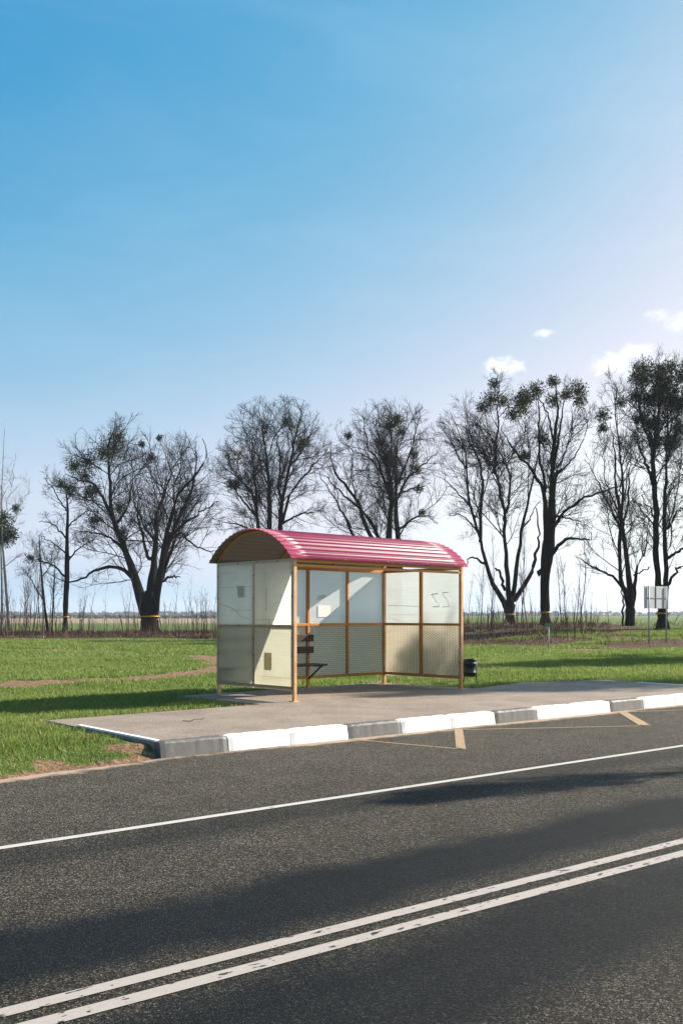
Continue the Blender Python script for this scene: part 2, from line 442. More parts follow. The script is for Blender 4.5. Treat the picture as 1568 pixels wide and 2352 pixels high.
# shelter frame
U = np.array([math.cos(R(43.2)), math.sin(R(43.2))]); W = np.array([-U[1], U[0]])
SL, SD = 4.30, 2.11
hp = CAMH - PV
cen = np.mean([G(677.2, 1611.6, PV), G(1054.4, 1583.2, PV), G(507.7, 1596.2, PV), G(880.4, 1569.7, PV)], axis=0)
FLP = cen - U * SL / 2 - W * SD / 2
def S(u, v): return FLP + U * u + W * v

pave_poly = [P0 + VR * 0.16, P0 + VR * 0.16 + UR * 12.85, G(1568, 1574.3, PV), G(1470, 1567.5, PV), G(1388, 1561.7, PV), G(1203, 1567.5, PV),
             S(SL + 0.30, -0.12), S(SL + 0.12, SD + 0.22), S(-0.75, SD + 0.22), S(-0.70, 0.0), G(105, 1655, PV)]
pave_poly = [np.array(p) for p in pave_poly]

soil_lines = [([G(-160, 1582, .12), G(-30, 1579, .12), G(75, 1568, .12), G(135, 1566, .12), G(295, 1561, .12), G(420, 1551, .12), G(500, 1541, .12), G(530, 1530, .12), G(520, 1517, .12), G(490, 1510, .12), G(430, 1506, .12), G(365, 1505, .12)], 0.72),
              ([G(-60, 1491, .12), G(40, 1493, .12), G(150, 1495, .12), G(250, 1497, .12)], 0.9),
              ([G(480, 1512, .12), G(520, 1527, .12)], .85)]
soil_lines = [([np.array(p) for p in l], w) for l, w in soil_lines]

def soil_amt(pts):
    s = np.zeros(len(pts))
    for l, w in soil_lines:
        d = seg_dist(pts, l)
        d = d + 0.40 * vnoise(pts[:, 0] * 2.2, pts[:, 1] * 2.2, 11) + .28 * vnoise(pts[:, 0] * 6, pts[:, 1] * 6, 12)
        s = np.maximum(s, 1 - smooth(w * 0.55, w * 1.25, d))
    # trodden earth round the pavement and at the road edge
    sd = road_sd(pts)
    e = np.where(sd > 0, 1 - smooth(0.05, 0.32, sd + 0.16 * vnoise(pts[:, 0] * 3, pts[:, 1] * 3, 21)), 0)
    dp = seg_dist(pts, pave_poly[6:] ) + 0.10 * vnoise(pts[:, 0] * 4, pts[:, 1] * 4, 22)
    e = np.maximum(e, 0.9 * (1 - smooth(0.05, 0.42, dp)))
    for (cx, cy, rad) in ((300, 1722, .45), (215, 1700, .40), (345, 1712, .3), (120, 1745, .35), (250, 1745, .4), (560, 1622, .5), (300, 1650, .3)):
        q = G(cx, cy, .08); d = np.hypot(pts[:, 0] - q[0], pts[:, 1] - q[1]) + .28 * vnoise(pts[:, 0] * 5, pts[:, 1] * 5, 25)
        e = np.maximum(e, .8 * (1 - smooth(rad * .4, rad, d)))
    # bare earth path on the right
    path = [np.array(p) for p in (G(1330, 1492, .15), G(1450, 1489, .15), G(1568, 1484, .15), G(1800, 1478, .15))]
    e = np.maximum(e, 1 - smooth(0.7, 1.7, seg_dist(pts, path) + 0.5 * vnoise(pts[:, 0], pts[:, 1], 31)))
    return np.maximum(s, e)

# ------------------------------------------------------------------ ground, road, pavement
def spaced(lo, a, b, hi, step, n_lo, n_hi):
    mid = np.arange(a, b + 1e-6, step)
    left = a - (np.geomspace(step, a - lo + step, n_lo)[1:] - step)[::-1] if n_lo else np.zeros(0)
    right = b + (np.geomspace(step, hi - b + step, n_hi)[1:] - step)
    return np.concatenate([left, mid, right])
gx = spaced(-4000, -16, 18, 4000, 0.14, 70, 80)
gy = np.concatenate([np.linspace(-60, 5, 30)[:-1], np.arange(5, 30, 0.14), np.arange(30, 62, 0.3), np.arange(62, 100, 0.8), np.geomspace(100, 6000, 50)])
XX, YY = np.meshgrid(gx, gy)
ZZ = ground_z(XX, YY)
pts = np.stack([XX.ravel(), YY.ravel()], 1)
a_soil = soil_amt(pts)
ZZ = ZZ + (0.035 * a_soil * vnoise(pts[:, 0] * 6, pts[:, 1] * 6, 41) * (road_sd(pts) > 0.3)).reshape(ZZ.shape)
by = bank_y(pts[:, 0])
a_lit = smooth(-0.5, 1.0, pts[:, 1] - by) * (1 - smooth(0, 10, pts[:, 1] - by - 26))
a_lit *= 1 - 0.6 * smooth(14, 22, pts[:, 0]) * (pts[:, 1] < 75)
a_far = smooth(0, 8, pts[:, 1] - by - 25)
a_pl = smooth(150, 220, pts[:, 1]) * smooth(60, -60, pts[:, 0] - 0.0 * pts[:, 1]) * (1 - smooth(900, 1300, pts[:, 1]))
a_pl = np.where(pts[:, 0] / np.maximum(pts[:, 1], 1) < -0.02, smooth(150, 220, pts[:, 1]) * 0.8, 0)
ny, nx = XX.shape
idx = np.arange(ny * nx).reshape(ny, nx)
quads = np.stack([idx[:-1, :-1], idx[:-1, 1:], idx[1:, 1:], idx[1:, :-1]], -1).reshape(-1, 4)
g = mesh_np('ground', np.stack([XX, YY, ZZ], -1), [quads], M['ground'], smooth=True,
            attrs={'soil': a_soil, 'litter': a_lit, 'far': a_far, 'plough': a_pl})
tag(g, kind='structure')

# road: strip grid in road coordinates (fine near the kerb)
def strip_sheet(name, left_edge, right_edge, z, mat, nrow, attrs=None):
    L = np.array(left_edge); Rr = np.array(right_edge)
    t = np.linspace(0, 1, nrow)[:, None, None] ** 1.5
    P = L[None] * (1 - t) + Rr[None] * t
    V = np.concatenate([P, np.full(P.shape[:2] + (1,), z)], -1)
    n, m = P.shape[:2]; idx = np.arange(n * m).reshape(n, m)
    q = np.stack([idx[:-1, :-1], idx[:-1, 1:], idx[1:, 1:], idx[1:, :-1]], -1).reshape(-1, 4)
    at = attrs(P.reshape(-1, 2)) if attrs else None
    return mesh_np(name, V, [q], mat, attrs=at)
al = np.concatenate([-np.geomspace(60, 0.25, 60), [0], np.geomspace(0.25, 400, 120)])
le = [P0 + (dL * -a if a < 0 else UR * a) for a in al]
le = [p + 0.05 * np.array([0, 1]) * math.sin(a * 3.1) * (a < 0) for p, a in zip(le, al)]
re = [P0 + UR * a - VR * 10.0 for a in al]
def sand_attr(p):
    d = -road_sd(p)
    s = 1 - smooth(0.02, 0.46, d)
    s = np.maximum(s, 0.55 * (1 - smooth(0.1, 0.8, d)))
    s *= .72 + .5 * vnoise(p[:, 0] * 1.7, p[:, 1] * 1.7, 15)
    return {'sand': s}
rd = strip_sheet('road', le, re, 0.0, M['asphalt'], 60, sand_attr)
tag(rd, kind='structure')

b = BM()
top = [b.b.verts.new((p[0], p[1], PV)) for p in pave_poly]
bot = [b.b.verts.new((p[0], p[1], -0.06)) for p in pave_poly]
b.b.faces.new(top)
for i in range(len(top)):
    j = (i + 1) % len(top); b.b.faces.new((top[i], bot[i], bot[j], top[j]))
pv = b.build('pavement', M['pave']); tag(pv, kind='structure')

# painted markings
def quad_sheet(name, polys, z, mat):
    b = BM()
    for k, p in enumerate(polys): b.poly([(q[0], q[1], z + 0.0006 * k) for q in p])
    o = b.build(name, mat)
    for f in o.data.polygons: pass
    return tag(o, kind='structure')
def lineband(pa, pb, w, ext=(6, 40)):
    d = (pb - pa) / np.linalg.norm(pb - pa); n = np.array([d[1], -d[0]])       # n: towards the camera
    a = pa - d * ext[0]; c = pb + d * ext[1]
    return [a, c, c + n * w, a + n * w]
e1, e2 = G(0, 1946), G(1568, 1711.9)
quad_sheet('edge_line', [lineband(e1, e2, 0.085, (30, 150))], 0.004, M['line_edge'])
c1, c2 = G(0, 2319.7), G(1568, 1927.2)
quad_sheet('centre_line', [lineband(c1, c2, 0.092, (20, 150))], 0.004, M['line'])
d1, d2 = G(784, 2159.5), G(1568, 1954.5)
quad_sheet('centre_line', [lineband(d1, d2, 0.098, (20, 150))], 0.004, M['line'])
def thinpoly(a, c, w):
    d = (c - a) / np.linalg.norm(c - a); n = np.array([d[1], -d[0]]) * w / 2
    return [a - n, c - n, c + n, a + n]
zig = [thinpoly(G(806, 1699), G(1050, 1720.6), 0.05),
       [G(1043, 1677), G(1062, 1675.5), G(1069.7, 1722), G(1046.6, 1718)],
       thinpoly(G(1067, 1677), G(1470, 1668.3), 0.05),
       [G(1418, 1636), G(1438, 1636), G(1494.8, 1667.3), G(1466, 1666.5)],
       thinpoly(G(1440, 1636.5), G(1700, 1627), 0.05)]
quad_sheet('bus_stop_marking', zig, 0.004, M['line_yel'])

# kerb stones, one by one
ANG_R = math.atan2(UR[1], UR[0])
def kerb_mesh(L, seed, mat_name):
    r = random.Random(seed); b = BM()
    prof = [(0.0, -0.05), (0.035, PV - 0.012), (0.05, PV + 0.012), (0.165, PV + 0.018), (0.165, -0.05)]
    n = 14; rings = []
    for i in range(n + 1):
        x = 0.006 + (L - 0.012) * i / n
        e = 0.010 if i in (0, n) else 0.0
        rings.append([b.b.verts.new((x, y + (e if k < 3 else 0) + r.uniform(-.003, .003) * (0 < k < 4), z - (e if 0 < k < 4 else 0) + r.uniform(-.004, .004) * (0 < k < 4))) for k, (y, z) in enumerate(prof)])
    for a, c in zip(rings, rings[1:]):
        for k in range(len(prof) - 1): b.b.faces.new((a[k], a[k + 1], c[k + 1], c[k]))
    b.b.faces.new(rings[0]); b.b.faces.new(rings[-1][::-1])
    return b
px = [370.7, 527, 670, 803, 925, 1040, 1140, 1236, 1322, 1404, 1480, 1551, 1618, 1680, 1718]
def kerb_a(x):     # distance along the kerb of the photo column x
    k = (x - CX) / F
    return (k * P0[1] - P0[0]) / (UR[0] - k * UR[1])
cols = 'bwwbwwbwwbwwbw'
klab = {0: 'black painted kerb stone at the left corner, beside the grass verge', 1: 'white kerb stone touching the black corner stone',
        2: 'white kerb stone just left of the black stone where the yellow zigzag starts', 3: 'black kerb stone where the yellow zigzag line begins',
        4: 'white kerb stone right of the black stone at the zigzag start', 5: 'white kerb stone level with the first thick zigzag bar',
        6: 'black kerb stone right of the first thick yellow bar', 7: 'white kerb stone in front of the rubbish bin side, right of a black stone',
        8: 'white kerb stone left of the farthest black stone', 9: 'farthest black kerb stone, beside the second thick yellow bar',
        10: 'farthest white kerb stone, cut by the right edge of the photo'}
for i, c in enumerate(cols):
    a0, a1 = kerb_a(px[i]), kerb_a(px[i + 1])
    p = P0 + UR * a0
    o = kerb_mesh(a1 - a0, 50 + i, c).build('kerb_stone', M['kerb_w'] if c == 'w' else M['kerb_b'])
    o.location = (p[0], p[1], 0); o.rotation_euler = (0, 0, ANG_R)
    if i < 11: tag(o, klab[i], 'kerb stone', 'painted kerb stones along the bus stop')
    else: tag(o, 'painted kerb stone past the right edge, along the bus stop', 'kerb stone', 'painted kerb stones along the bus stop')
# white side kerbs at both ends of the pavement
def side_kerb(pa, pb, n, labels, flip):
    d = pb - pa; L = np.linalg.norm(d); d = d / L
    for i in range(n):
        b = BM(); b.box((L / n / 2, 0.035, 0.03), (L / n - 0.008, 0.07, 0.31), bev=0.008)
        o = b.build('kerb_stone', M['kerb_w']); p = pa + d * (L * i / n)
        o.location = (p[0], p[1], 0); o.rotation_euler = (0, 0, math.atan2(d[1], d[0]))
        tag(o, labels[min(i, len(labels) - 1)], 'kerb stone', 'white side kerbs at the pavement ends')
        if flip: o.location = (p[0] + d[1] * 0.07, p[1] - d[0] * 0.07, 0)
side_kerb(G(365, 1705, PV) + np.array([-0.05, 0.02]), G(176, 1668.5, PV), 3, ['white flush side kerb next to the black corner stone', 'second white side kerb from the black corner stone, edged by grass', 'third white side kerb from the corner, sunk in grass', 'white side kerb at the far left tip of the pavement'], True)
side_kerb(G(1466, 1568.6, PV), P0 + UR * 12.95 + VR * .17, 3, ['white side kerb at the far right end of the pavement, by the lawn', 'white side kerb past the right edge of the photo'], True)

# ------------------------------------------------------------------ bus shelter
sh = thing('bus_shelter', 'open bus shelter with arched crimson metal roof, ochre frame and milky plastic walls', 'bus shelter', (FLP[0], FLP[1], PV), R(43.2))
HT = 2.40
PW = 0.06
def post(u, v, z0, z1, w=PW, mat='ochre_post', name='post', foot=True):
    b = BM(); b.box((u, v, (z0 + z1) / 2), (w, w, z1 - z0), bev=0.005)
    if foot and z0 < 0.05: b.box((u, v, 0.004), (w * 2.4, w * 2.0, 0.012))
    return b.build(name, M[mat], sh)
post(0, 0, 0, HT); post(SL, 0, 0, HT); post(0, SD, 0, HT); post(SL, SD, 0, HT)
post(SL / 2, SD, 0, HT - .06, 0.055, 'ochre')
zb, zm, zt = 0.225, 1.265, HT - 0.03
for u in (SL / 4, 3 * SL / 4): post(u, SD, zb, HT - .06, 0.05, 'ochre', 'mullion', False)
for u in (0, SL): post(u, SD / 2, zb, HT - .06, 0.058, 'ochre', 'mullion', False)
def rail(a, c, z, w=0.05, hgt=0.05, mat='ochre'):
    (u0, v0), (u1, v1) = a, c
    b = BM()
    if abs(u1 - u0) > abs(v1 - v0): b.box(((u0 + u1) / 2, v0, z), (abs(u1 - u0) - 0.004, w, hgt), bev=0.004)
    else: b.box((u0, (v0 + v1) / 2, z), (w, abs(v1 - v0) - 0.004, hgt), bev=0.004)
    return b.build('rail', M[mat], sh)
hw = PW / 2
segs = []
xs = [0, SL / 4, SL / 2, 3 * SL / 4, SL]
for i in range(4): segs.append(((xs[i] + hw * (1 if i == 0 else .9), SD), (xs[i + 1] - hw * (1 if i == 3 else .9), SD)))
for u in (0, SL):
    segs.append(((u, hw), (u, SD / 2 - .025))); segs.append(((u, SD / 2 + .025), (u, SD - hw)))
for a, c in segs:
    for z, hh in ((zb, 0.055), (zm, 0.05)): rail(a, c, z, 0.058, hh)
rail((hw, SD), (SL - hw, SD), zt, 0.05, 0.06)
for u in (0, SL): rail((u, hw), (u, SD - hw), zt, 0.058, 0.06)
# front header: two stacked tubes
rail((hw, 0), (SL - hw, 0), zt, 0.05, 0.06)
b = BM(); b.box((SL / 2, 0, HT - 0.115), (SL - PW - .004, 0.042, 0.045), bev=.004); b.build('header', M['ochre'], sh)
# wall sheets (outside of the frame)
off = 0.0325
def sheet(axis, c0, c1, fixed, z0, z1, mat, marks=None, name='wall_panel'):
    n = 10; V = []; 
    for i in range(n + 1):
        for j in range(n + 1):
            a = c0 + (c1 - c0) * i / n; z = z0 + (z1 - z0) * j / n
            wob = 0.0012 * math.sin(a * 5 + z * 3) + 0.0008 * math.sin(z * 7 - a * 2)
            V.append((a, fixed + wob, z) if axis == 'u' else (fixed + wob, a, z))
    idx = np.arange((n + 1) ** 2).reshape(n + 1, n + 1)
    q = np.stack([idx[:-1, :-1], idx[1:, :-1], idx[1:, 1:], idx[:-1, 1:]], -1).reshape(-1, 4)
    mi = [0] * len(q)
    mats = [mat]
    V = np.array(V)
    if marks:
        mats.append(marks[1]); base = len(V); qs = []
        for (a0, zz0, a1, zz1, w) in marks[0]:
            d = np.array([a1 - a0, zz1 - zz0]); L = np.linalg.norm(d); nrm = np.array([-d[1], d[0]]) / L * w / 2
            f = fixed + marks[2]
            k = len(V)
            corners = [(a0 + nrm[0], zz0 + nrm[1]), (a1 + nrm[0], zz1 + nrm[1]), (a1 - nrm[0], zz1 - nrm[1]), (a0 - nrm[0], zz0 - nrm[1])]
            V = np.concatenate([V, np.array([((p, f, z) if axis == 'u' else (f, p, z)) for p, z in corners])])
            qs.append([k, k + 1, k + 2, k + 3]); mi.append(1)
        q = np.concatenate([q, np.array(qs)])
    return mesh_np(name, V, [q], mats, sh, mat_idx=mi)
mid = zm
for i in range(4):
    a, c = xs[i], xs[i + 1]
    e0 = -0.03 if i == 0 else 0.006; e1 = -0.03 if i == 3 else 0.006
    sheet('u', a + e0, c - e1, SD + off, mid + .004, HT - .005, M['poly'])
    sheet('u', a + e0, c - e1, SD + off, zb - .03, mid - .004, M['poly_back'])
for k, u in enumerate((0, SL)):
    f = -off if u == 0 else SL + off
    for j in range(2):
        v0, v1 = (-0.03, SD / 2 - .004) if j == 0 else (SD / 2 + .004, SD + .03)
        up = M['poly_sun'] if k else (M['poly_side'] if j else M['poly_old'])
        marks = None
        if k == 1 and j == 0:
            # dried glue strokes left on the sheet, two bent strokes side by side
            marks = ([(.80, 1.87, .62, 1.885, .022), (.78, 1.87, .64, 1.70, .014), (.76, 1.62, .60, 1.625, .02), (.60, 1.68, .585, 1.61, .014),
                      (.50, 1.90, .34, 1.905, .018), (.50, 1.88, .36, 1.74, .012), (.36, 1.74, .32, 1.62, .012), (.50, 1.615, .32, 1.625, .014)], M['residue'], -0.012)
        low_marks = None
        if k == 0 and j == 0:
            marks = ([(.06, 1.375, .98, 1.365, .008), (.70, 1.56, .70, 1.93, .018), (.74, 1.55, .66, 1.55, .012), (.30, 1.36, .30, 1.45, .008), (.62, 1.28, .62, 1.40, .02)], M['stain'], -.003)
            low_marks = ([(.04, .385, 1.0, .40, .012), (.42, .31, .42, .39, .022), (.80, .33, .80, .40, .022), (.10, 1.13, 1.0, 1.16, .008), (.62, 1.08, .62, 1.24, .02)], M['stain'], -.003)
        if k == 0 and j == 1:
            marks = ([(2.06, 1.66, 1.62, 1.56, .010), (1.62, 1.56, 1.40, 1.42, .010), (1.40, 1.42, 1.14, 1.37, .008), (2.05, 1.95, 1.10, 1.955, .006), (1.75, 1.53, 1.10, 1.54, .007), (2.05, 2.2, 1.5, 2.205, .005)], M['stain'], -.003)
        if k == 1 and j == 1:
            marks = ([(2.0, 1.66, 1.12, 1.63, .010), (2.0, 1.46, 1.2, 1.46, .005), (2.0, 1.40, 1.7, 1.34, .008)], M['residue'], -.012)
        sheet('v', v0, v1, f, mid + .004, HT - .005, up, marks)
        sheet('v', v0, v1, f, zb - .045, mid - .004, M['poly_low'] if k == 0 else M['poly_rust'], low_marks)
# expanded metal mesh in the lower bays
def grille(axis, c0, c1, fixed, z0, z1, cw, ch, vert, wid=None):
    """honeycomb strands as thin flat bars; one mesh per bay"""
    V = []; Q = []
    w = wid or (0.0045 if vert else 0.0065); dep = 0.0025
    def bar(p, q):
        p = np.array(p); q = np.array(q); d = q - p; L = np.linalg.norm(d)
        if L < 1e-6: return
        n = np.array([-d[1], d[0]]) / L * w / 2
        k = len(V)
        for (s, t) in ((p + n, -dep), (q + n, -dep), (q - n, -dep), (p - n, -dep), (p + n, dep), (q + n, dep), (q - n, dep), (p - n, dep)):
            V.append((s[0], fixed + t, s[1]) if axis == 'u' else (fixed + t, s[0], s[1]))
        for f in ((0, 1, 2, 3), (7, 6, 5, 4), (0, 4, 5, 1), (2, 6, 7, 3)): Q.append([k + x for x in f])
    def clip(p): return (min(max(p[0], c0), c1), min(max(p[1], z0), z1))
    nxx = int((c1 - c0) / cw) + 2; nzz = int((z1 - z0) / ch) + 2
    for j in range(nzz):
        for i in range(nxx):
            a = c0 + (i + (0.5 if j % 2 else 0)) * cw; z = z0 + j * ch
            if vert:
                # tall lozenges: strand bond, sloping strand up to the next row
                s = [((a, z), (a, z + ch * .36)), ((a, z + ch * .36), (a - cw / 2, z + ch)), ((a, z + ch * .36), (a + cw / 2, z + ch))]
            else:
                s = [((a, z), (a + cw * .30, z)), ((a + cw * .30, z), (a + cw / 2, z + ch)), ((a, z), (a - cw * .20, z + ch))]
            for p, q in s:
                if c0 <= p[0] <= c1 and z0 <= p[1] <= z1: bar(p, clip(q))
    mesh_np('mesh_grille', np.array(V), [np.array(Q)], M['mesh'], sh)
for i in range(4):
    grille('u', xs[i] + .03, xs[i + 1] - .03, SD - 0.006, zb + .028, zm - .025, 0.048, 0.039, True)
for k, u in enumerate((0, SL)):
    for j in range(2):
        v0, v1 = (.03, SD / 2 - .025) if j == 0 else (SD / 2 + .025, SD - .03)
        grille('v', v0, v1, u + (-.024 if k == 0 else -.004), zb + .028, zm - .025, 0.082, 0.030 if k == 0 else 0.025, False, 0.009 if k == 0 else None)
# bolts holding the left wall's sheets
for z, vs in ((HT - .03, (.4, .95, 1.5)), (zm, (.35, 1.45)), (zb, (1.05, .03))):
    for v in vs:
        b = BM(); b.tube([(-off - .002, v, z), (-off - .012, v, z)], 0.012, 8); b.build('bolt', M['bolt'], sh)
for z in (.75, 1.05, 1.75, 2.15):
    for v in (.02, SD - .02, SD / 2):
        b = BM(); b.tube([(-off - .002, v, z + .05 * math.sin(v * 9)), (-off - .012, v, z + .05 * math.sin(v * 9))], 0.012, 8); b.build('bolt', M['bolt'], sh)
# roof: trapezoid ribbed sheet bent over hoops
half, rise = SD / 2 + 0.11, 0.55
RR_ = (half ** 2 + rise ** 2) / (2 * rise); zc = HT + rise - RR_ - 0.005
am = math.asin(half / RR_)
nrib = 22
prof = []
for i in range(nrib):
    a0 = -am + 2 * am * i / nrib; da = 2 * am / nrib
    prof += [(a0, 0), (a0 + da * .40, 0), (a0 + da * .46, .017), (a0 + da * .62, .017), (a0 + da * .68, 0)]
prof.append((am, 0))
def roof_pt(u, a, h): return (u, SD / 2 + (RR_ + h) * math.sin(a), zc + (RR_ + h) * math.cos(a))
ul = np.linspace(-0.155, SL + 0.10, 12)
def roof_layer(dz):
    V = [roof_pt(u, a, h + dz) for u in ul for (a, h) in prof]
    m = len(prof); idx = np.arange(len(V)).reshape(len(ul), m)
    q = np.stack([idx[:-1, :-1], idx[1:, :-1], idx[1:, 1:], idx[:-1, 1:]], -1).reshape(-1, 4)
    return np.array(V), q
V1, q1 = roof_layer(0.0); V2, q2 = roof_layer(-0.0015)
n1 = len(V1); m = len(prof); idx = np.arange(n1).reshape(len(ul), m)
rim = []
for row in (0, len(ul) - 1):
    for j in range(m - 1): rim.append([idx[row, j], idx[row, j + 1], idx[row, j + 1] + n1, idx[row, j] + n1])
for cidx in (0, m - 1):
    for i in range(len(ul) - 1): rim.append([idx[i, cidx], idx[i + 1, cidx], idx[i + 1, cidx] + n1, idx[i, cidx] + n1])
roof = mesh_np('roof', np.concatenate([V1, V2]), [q1[:, ::-1], q2 + n1, np.array(rim)], [M['roof'], M['primer']], sh,
               mat_idx=[0] * len(q1) + [1] * len(q2) + [0] * len(rim))
for u in (0.02, SL / 3, 2 * SL / 3, SL - 0.02):
    b = BM(); b.tube([(u, SD / 2 + (RR_ - .024) * math.sin(a), zc + (RR_ - .024) * math.cos(a)) for a in np.linspace(-am * .96, am * .96, 26)], 0.021, 8)
    b.build('roof_hoop', M['ochre'], roof)
for rr in (1, 4, 7):
    for u in np.linspace(0.03, SL - .03, 5):
        a = -am + 2 * am * (rr + .2 - (1 if rr == 1 else 0)) / nrib
        p = Vector(roof_pt(u, a, 0)); n = Vector((0, math.sin(a), math.cos(a)))
        b = BM(); b.tube([p, p + n * .006], 0.012, 6); b.build('roof_screw', M['bolt'], roof)
# bench on the back wall
b = BM()
b.box((SL / 4 + .06, SD - .25, .485), (SL / 2 + .12, .40, .035), bev=.006)
seat = b.build('bench_seat', M['wood'], sh)
for u in (.10, SL / 2):
    b = BM()
    b.tube([(u, SD - .03, .20), (u, SD - .40, .462)], .017, 6)
    b.box((u, SD - .235, .455), (.03, .41, .022))
    b.build('bracket', M['wood'], seat)
for z in (1.00, .77):
    b = BM(); b.box((SL / 4 + .04, SD - .06, z), (SL / 2 + .10, .035, .135), bev=.006)
    b.tube([(SL / 2, SD - .08, z), (SL / 2, SD - .085, z)], .012, 8)
    b.build('backrest_slat', M['wood'], sh)
shM = Matrix.Translation((FLP[0], FLP[1], PV)) @ Matrix.Rotation(R(43.2), 4, 'Z')
def wall_note(name, label, cat, u, v, z, w, h, axis, mat, ragged=0.0, seed=1):
    r = random.Random(seed); b = BM()
    pts = []
    for (x0, z0, x1, z1) in ((-w / 2, -h / 2, w / 2, -h / 2), (w / 2, -h / 2, w / 2, h / 2), (w / 2, h / 2, -w / 2, h / 2), (-w / 2, h / 2, -w / 2, -h / 2)):
        for k in range(8):
            t = k / 8; j = ragged * r.uniform(-1, 1)
            pts.append((x0 + (x1 - x0) * t + j, 0, z0 + (z1 - z0) * t + ragged * r.uniform(-1, 1)))
    f = b.b.faces.new([b.b.verts.new(p) for p in pts])
    ret = bmesh.ops.extrude_face_region(b.b, geom=[f])
    for e in ret['geom']:
        if isinstance(e, bmesh.types.BMVert): e.co.y += 0.0015
    o = b.build(name, mat)
    o.matrix_world = shM @ Matrix.Translation((u, v, z)) @ Matrix.Rotation(0 if axis == 'u' else math.pi / 2, 4, 'Z')
    return tag(o, label, cat)
wall_note('notice', 'white printed notice sheet stuck inside the back wall', 'notice', SL / 2 + .46, SD + off - .012, 1.53, .34, .23, 'u', M['paper'])
wall_note('torn_paper', 'torn white paper scrap above the printed notice', 'paper scrap', SL / 2 + .38, SD + off - .012, 1.81, .20, .09, 'u', M['torn_paper'], .022, 4)
wall_note('old_poster', 'small greenish paper square showing through the rear upper side panel', 'poster', .0 - off + .012, 1.42, 1.86, .20, .20, 'v', M['sticker'], .004, 5)
wall_note('yellowed_notice', 'tall yellowed paper strip on the lower front side panel', 'notice', -off + .012, .66, .66, .21, .30, 'v', M['old_paper'], .003, 6)

# ------------------------------------------------------------------ bin, signs
bp = G(1079, 1569, .13)
bn = thing('rubbish_bin', 'small black round rubbish bin on bent legs behind the shelter', 'bin', (bp[0], bp[1], gz(bp)))
b = BM(); b.lathe([(.118, .165), (.128, .17), (.131, .24), (.136, .245), (.136, .26), (.131, .265), (.133, .44), (.138, .445), (.138, .46), (.133, .465), (.134, .53), (.142, .535), (.142, .55), (.126, .55), (.120, .20)], 32)
b.build('bin_body', M['bin'], bn)
for s in (-1, 1):
    b = BM(); b.tube([(s * .138 - .0, 0, .50), (s * .142, 0, .25), (s * .13, -.01, .15), (s * .15, -.03, .05), (s * .17, -.04, 0.0)], .0125, 8)
    b.build('leg', M['bin'], bn)

Ysn = 50.0
def PX(x, y, Y): return np.array([(x - CX) * Y / F, Y, CAMH + (HOR - y) * Y / F])
sg = thing('road_sign_back', 'back of a large white road sign on two grey posts by the right tree', 'road sign', (PX(1508, 1400, Ysn)[0], Ysn, gz((PX(1508, 1400, Ysn)[0], Ysn))))
sg.rotation_euler = (0, 0, .7)
g0 = gz((PX(1508, 1400, Ysn)[0], Ysn)); ox = PX(1508, 0, Ysn)[0]
def rel(x, y): p = PX(x, y, Ysn); return (p[0] - ox) * 1.3, p[2] - g0
x0, zt_ = rel(1470.7, 1346.5); x1, zb_ = rel(1545.8, 1397.8)
b = BM(); b.box(((x0 + x1) / 2, .05, (zt_ + zb_) / 2), (x1 - x0, .012, zt_ - zb_), bev=.004); b.build('sign_panel', M['signback'], sg)
b = BM()
xm = rel(1507, 0)[0]; zmid = rel(0, 1373.5)[1]
b.box(((x0 + x1) / 2, .03, zmid), (x1 - x0, .03, .022)); b.box((xm, .028, (zt_ + zb_) / 2), (.02, .034, zt_ - zb_))
for xx in (x0 + .012, x1 - .012): b.box((xx, .03, (zt_ + zb_) / 2), (.02, .028, zt_ - zb_))
b.build('stiffener', M['galv'], sg)
for (xx, yb) in ((1482.5, 1474.4), (1537, 1470)):
    xr = rel(xx, 0)[0]
    b = BM(); b.tube([(xr, -.015, -.1), (xr, -.015, zt_ + .01)], .036, 10); b.build('sign_post', M['galv'], sg)
b = BM(); b.box((rel(1541, 0)[0], .041, rel(0, 1392)[1]), (.07, .004, .12)); b.build('sticker', M['yellow'], sg)

Ym = 44.0; mx = PX(1259.7, 0, Ym)[0]; mg = gz((mx, Ym))
mk = thing('marker_post', 'thin white marker post with small green plate before the thicket', 'marker post', (mx, Ym, mg))
b = BM(); b.tube([(0, 0, -.05), (0, 0, 1.02)], .026, 8); b.build('post', M['white'], mk)
b = BM(); b.box((0, -.04, 1.07), (.36, .012, .16), bev=.003); b.build('plate', M['plate'], mk)

# ------------------------------------------------------------------ trees
def tubes(P, rad, k):
    """P (N,m,3), rad (N,m) -> verts, quads"""
    N, m, _ = P.shape
    T = np.gradient(P, axis=1); T /= np.linalg.norm(T, axis=2, keepdims=True) + 1e-9
    ref = np.where(np.abs(T[..., 2:3]) < 0.9, np.array([0, 0, 1.0]), np.array([1.0, 0, 0]))
    A = np.cross(T, ref); A /= np.linalg.norm(A, axis=2, keepdims=True) + 1e-9
    B = np.cross(T, A)
    an = np.arange(k) * 2 * math.pi / k
    V = P[:, :, None, :] + rad[:, :, None, None] * (np.cos(an)[None, None, :, None] * A[:, :, None, :] + np.sin(an)[None, None, :, None] * B[:, :, None, :])
    idx = np.arange(N * m * k).reshape(N, m, k)
    a = idx[:, :-1, :]; c = idx[:, 1:, :]
    q = np.stack([a, np.roll(a, -1, 2), np.roll(c, -1, 2), c], -1).reshape(-1, 4)
    return V.reshape(-1, 3), q

def merge(lst):
    Vs, Qs, o = [], [], 0
    for V, q in lst:
        Vs.append(V); Qs.append(q + o); o += len(V)
    return np.concatenate(Vs), np.concatenate(Qs)

def unit(v): return v / (np.linalg.norm(v, axis=-1, keepdims=True) + 1e-9)

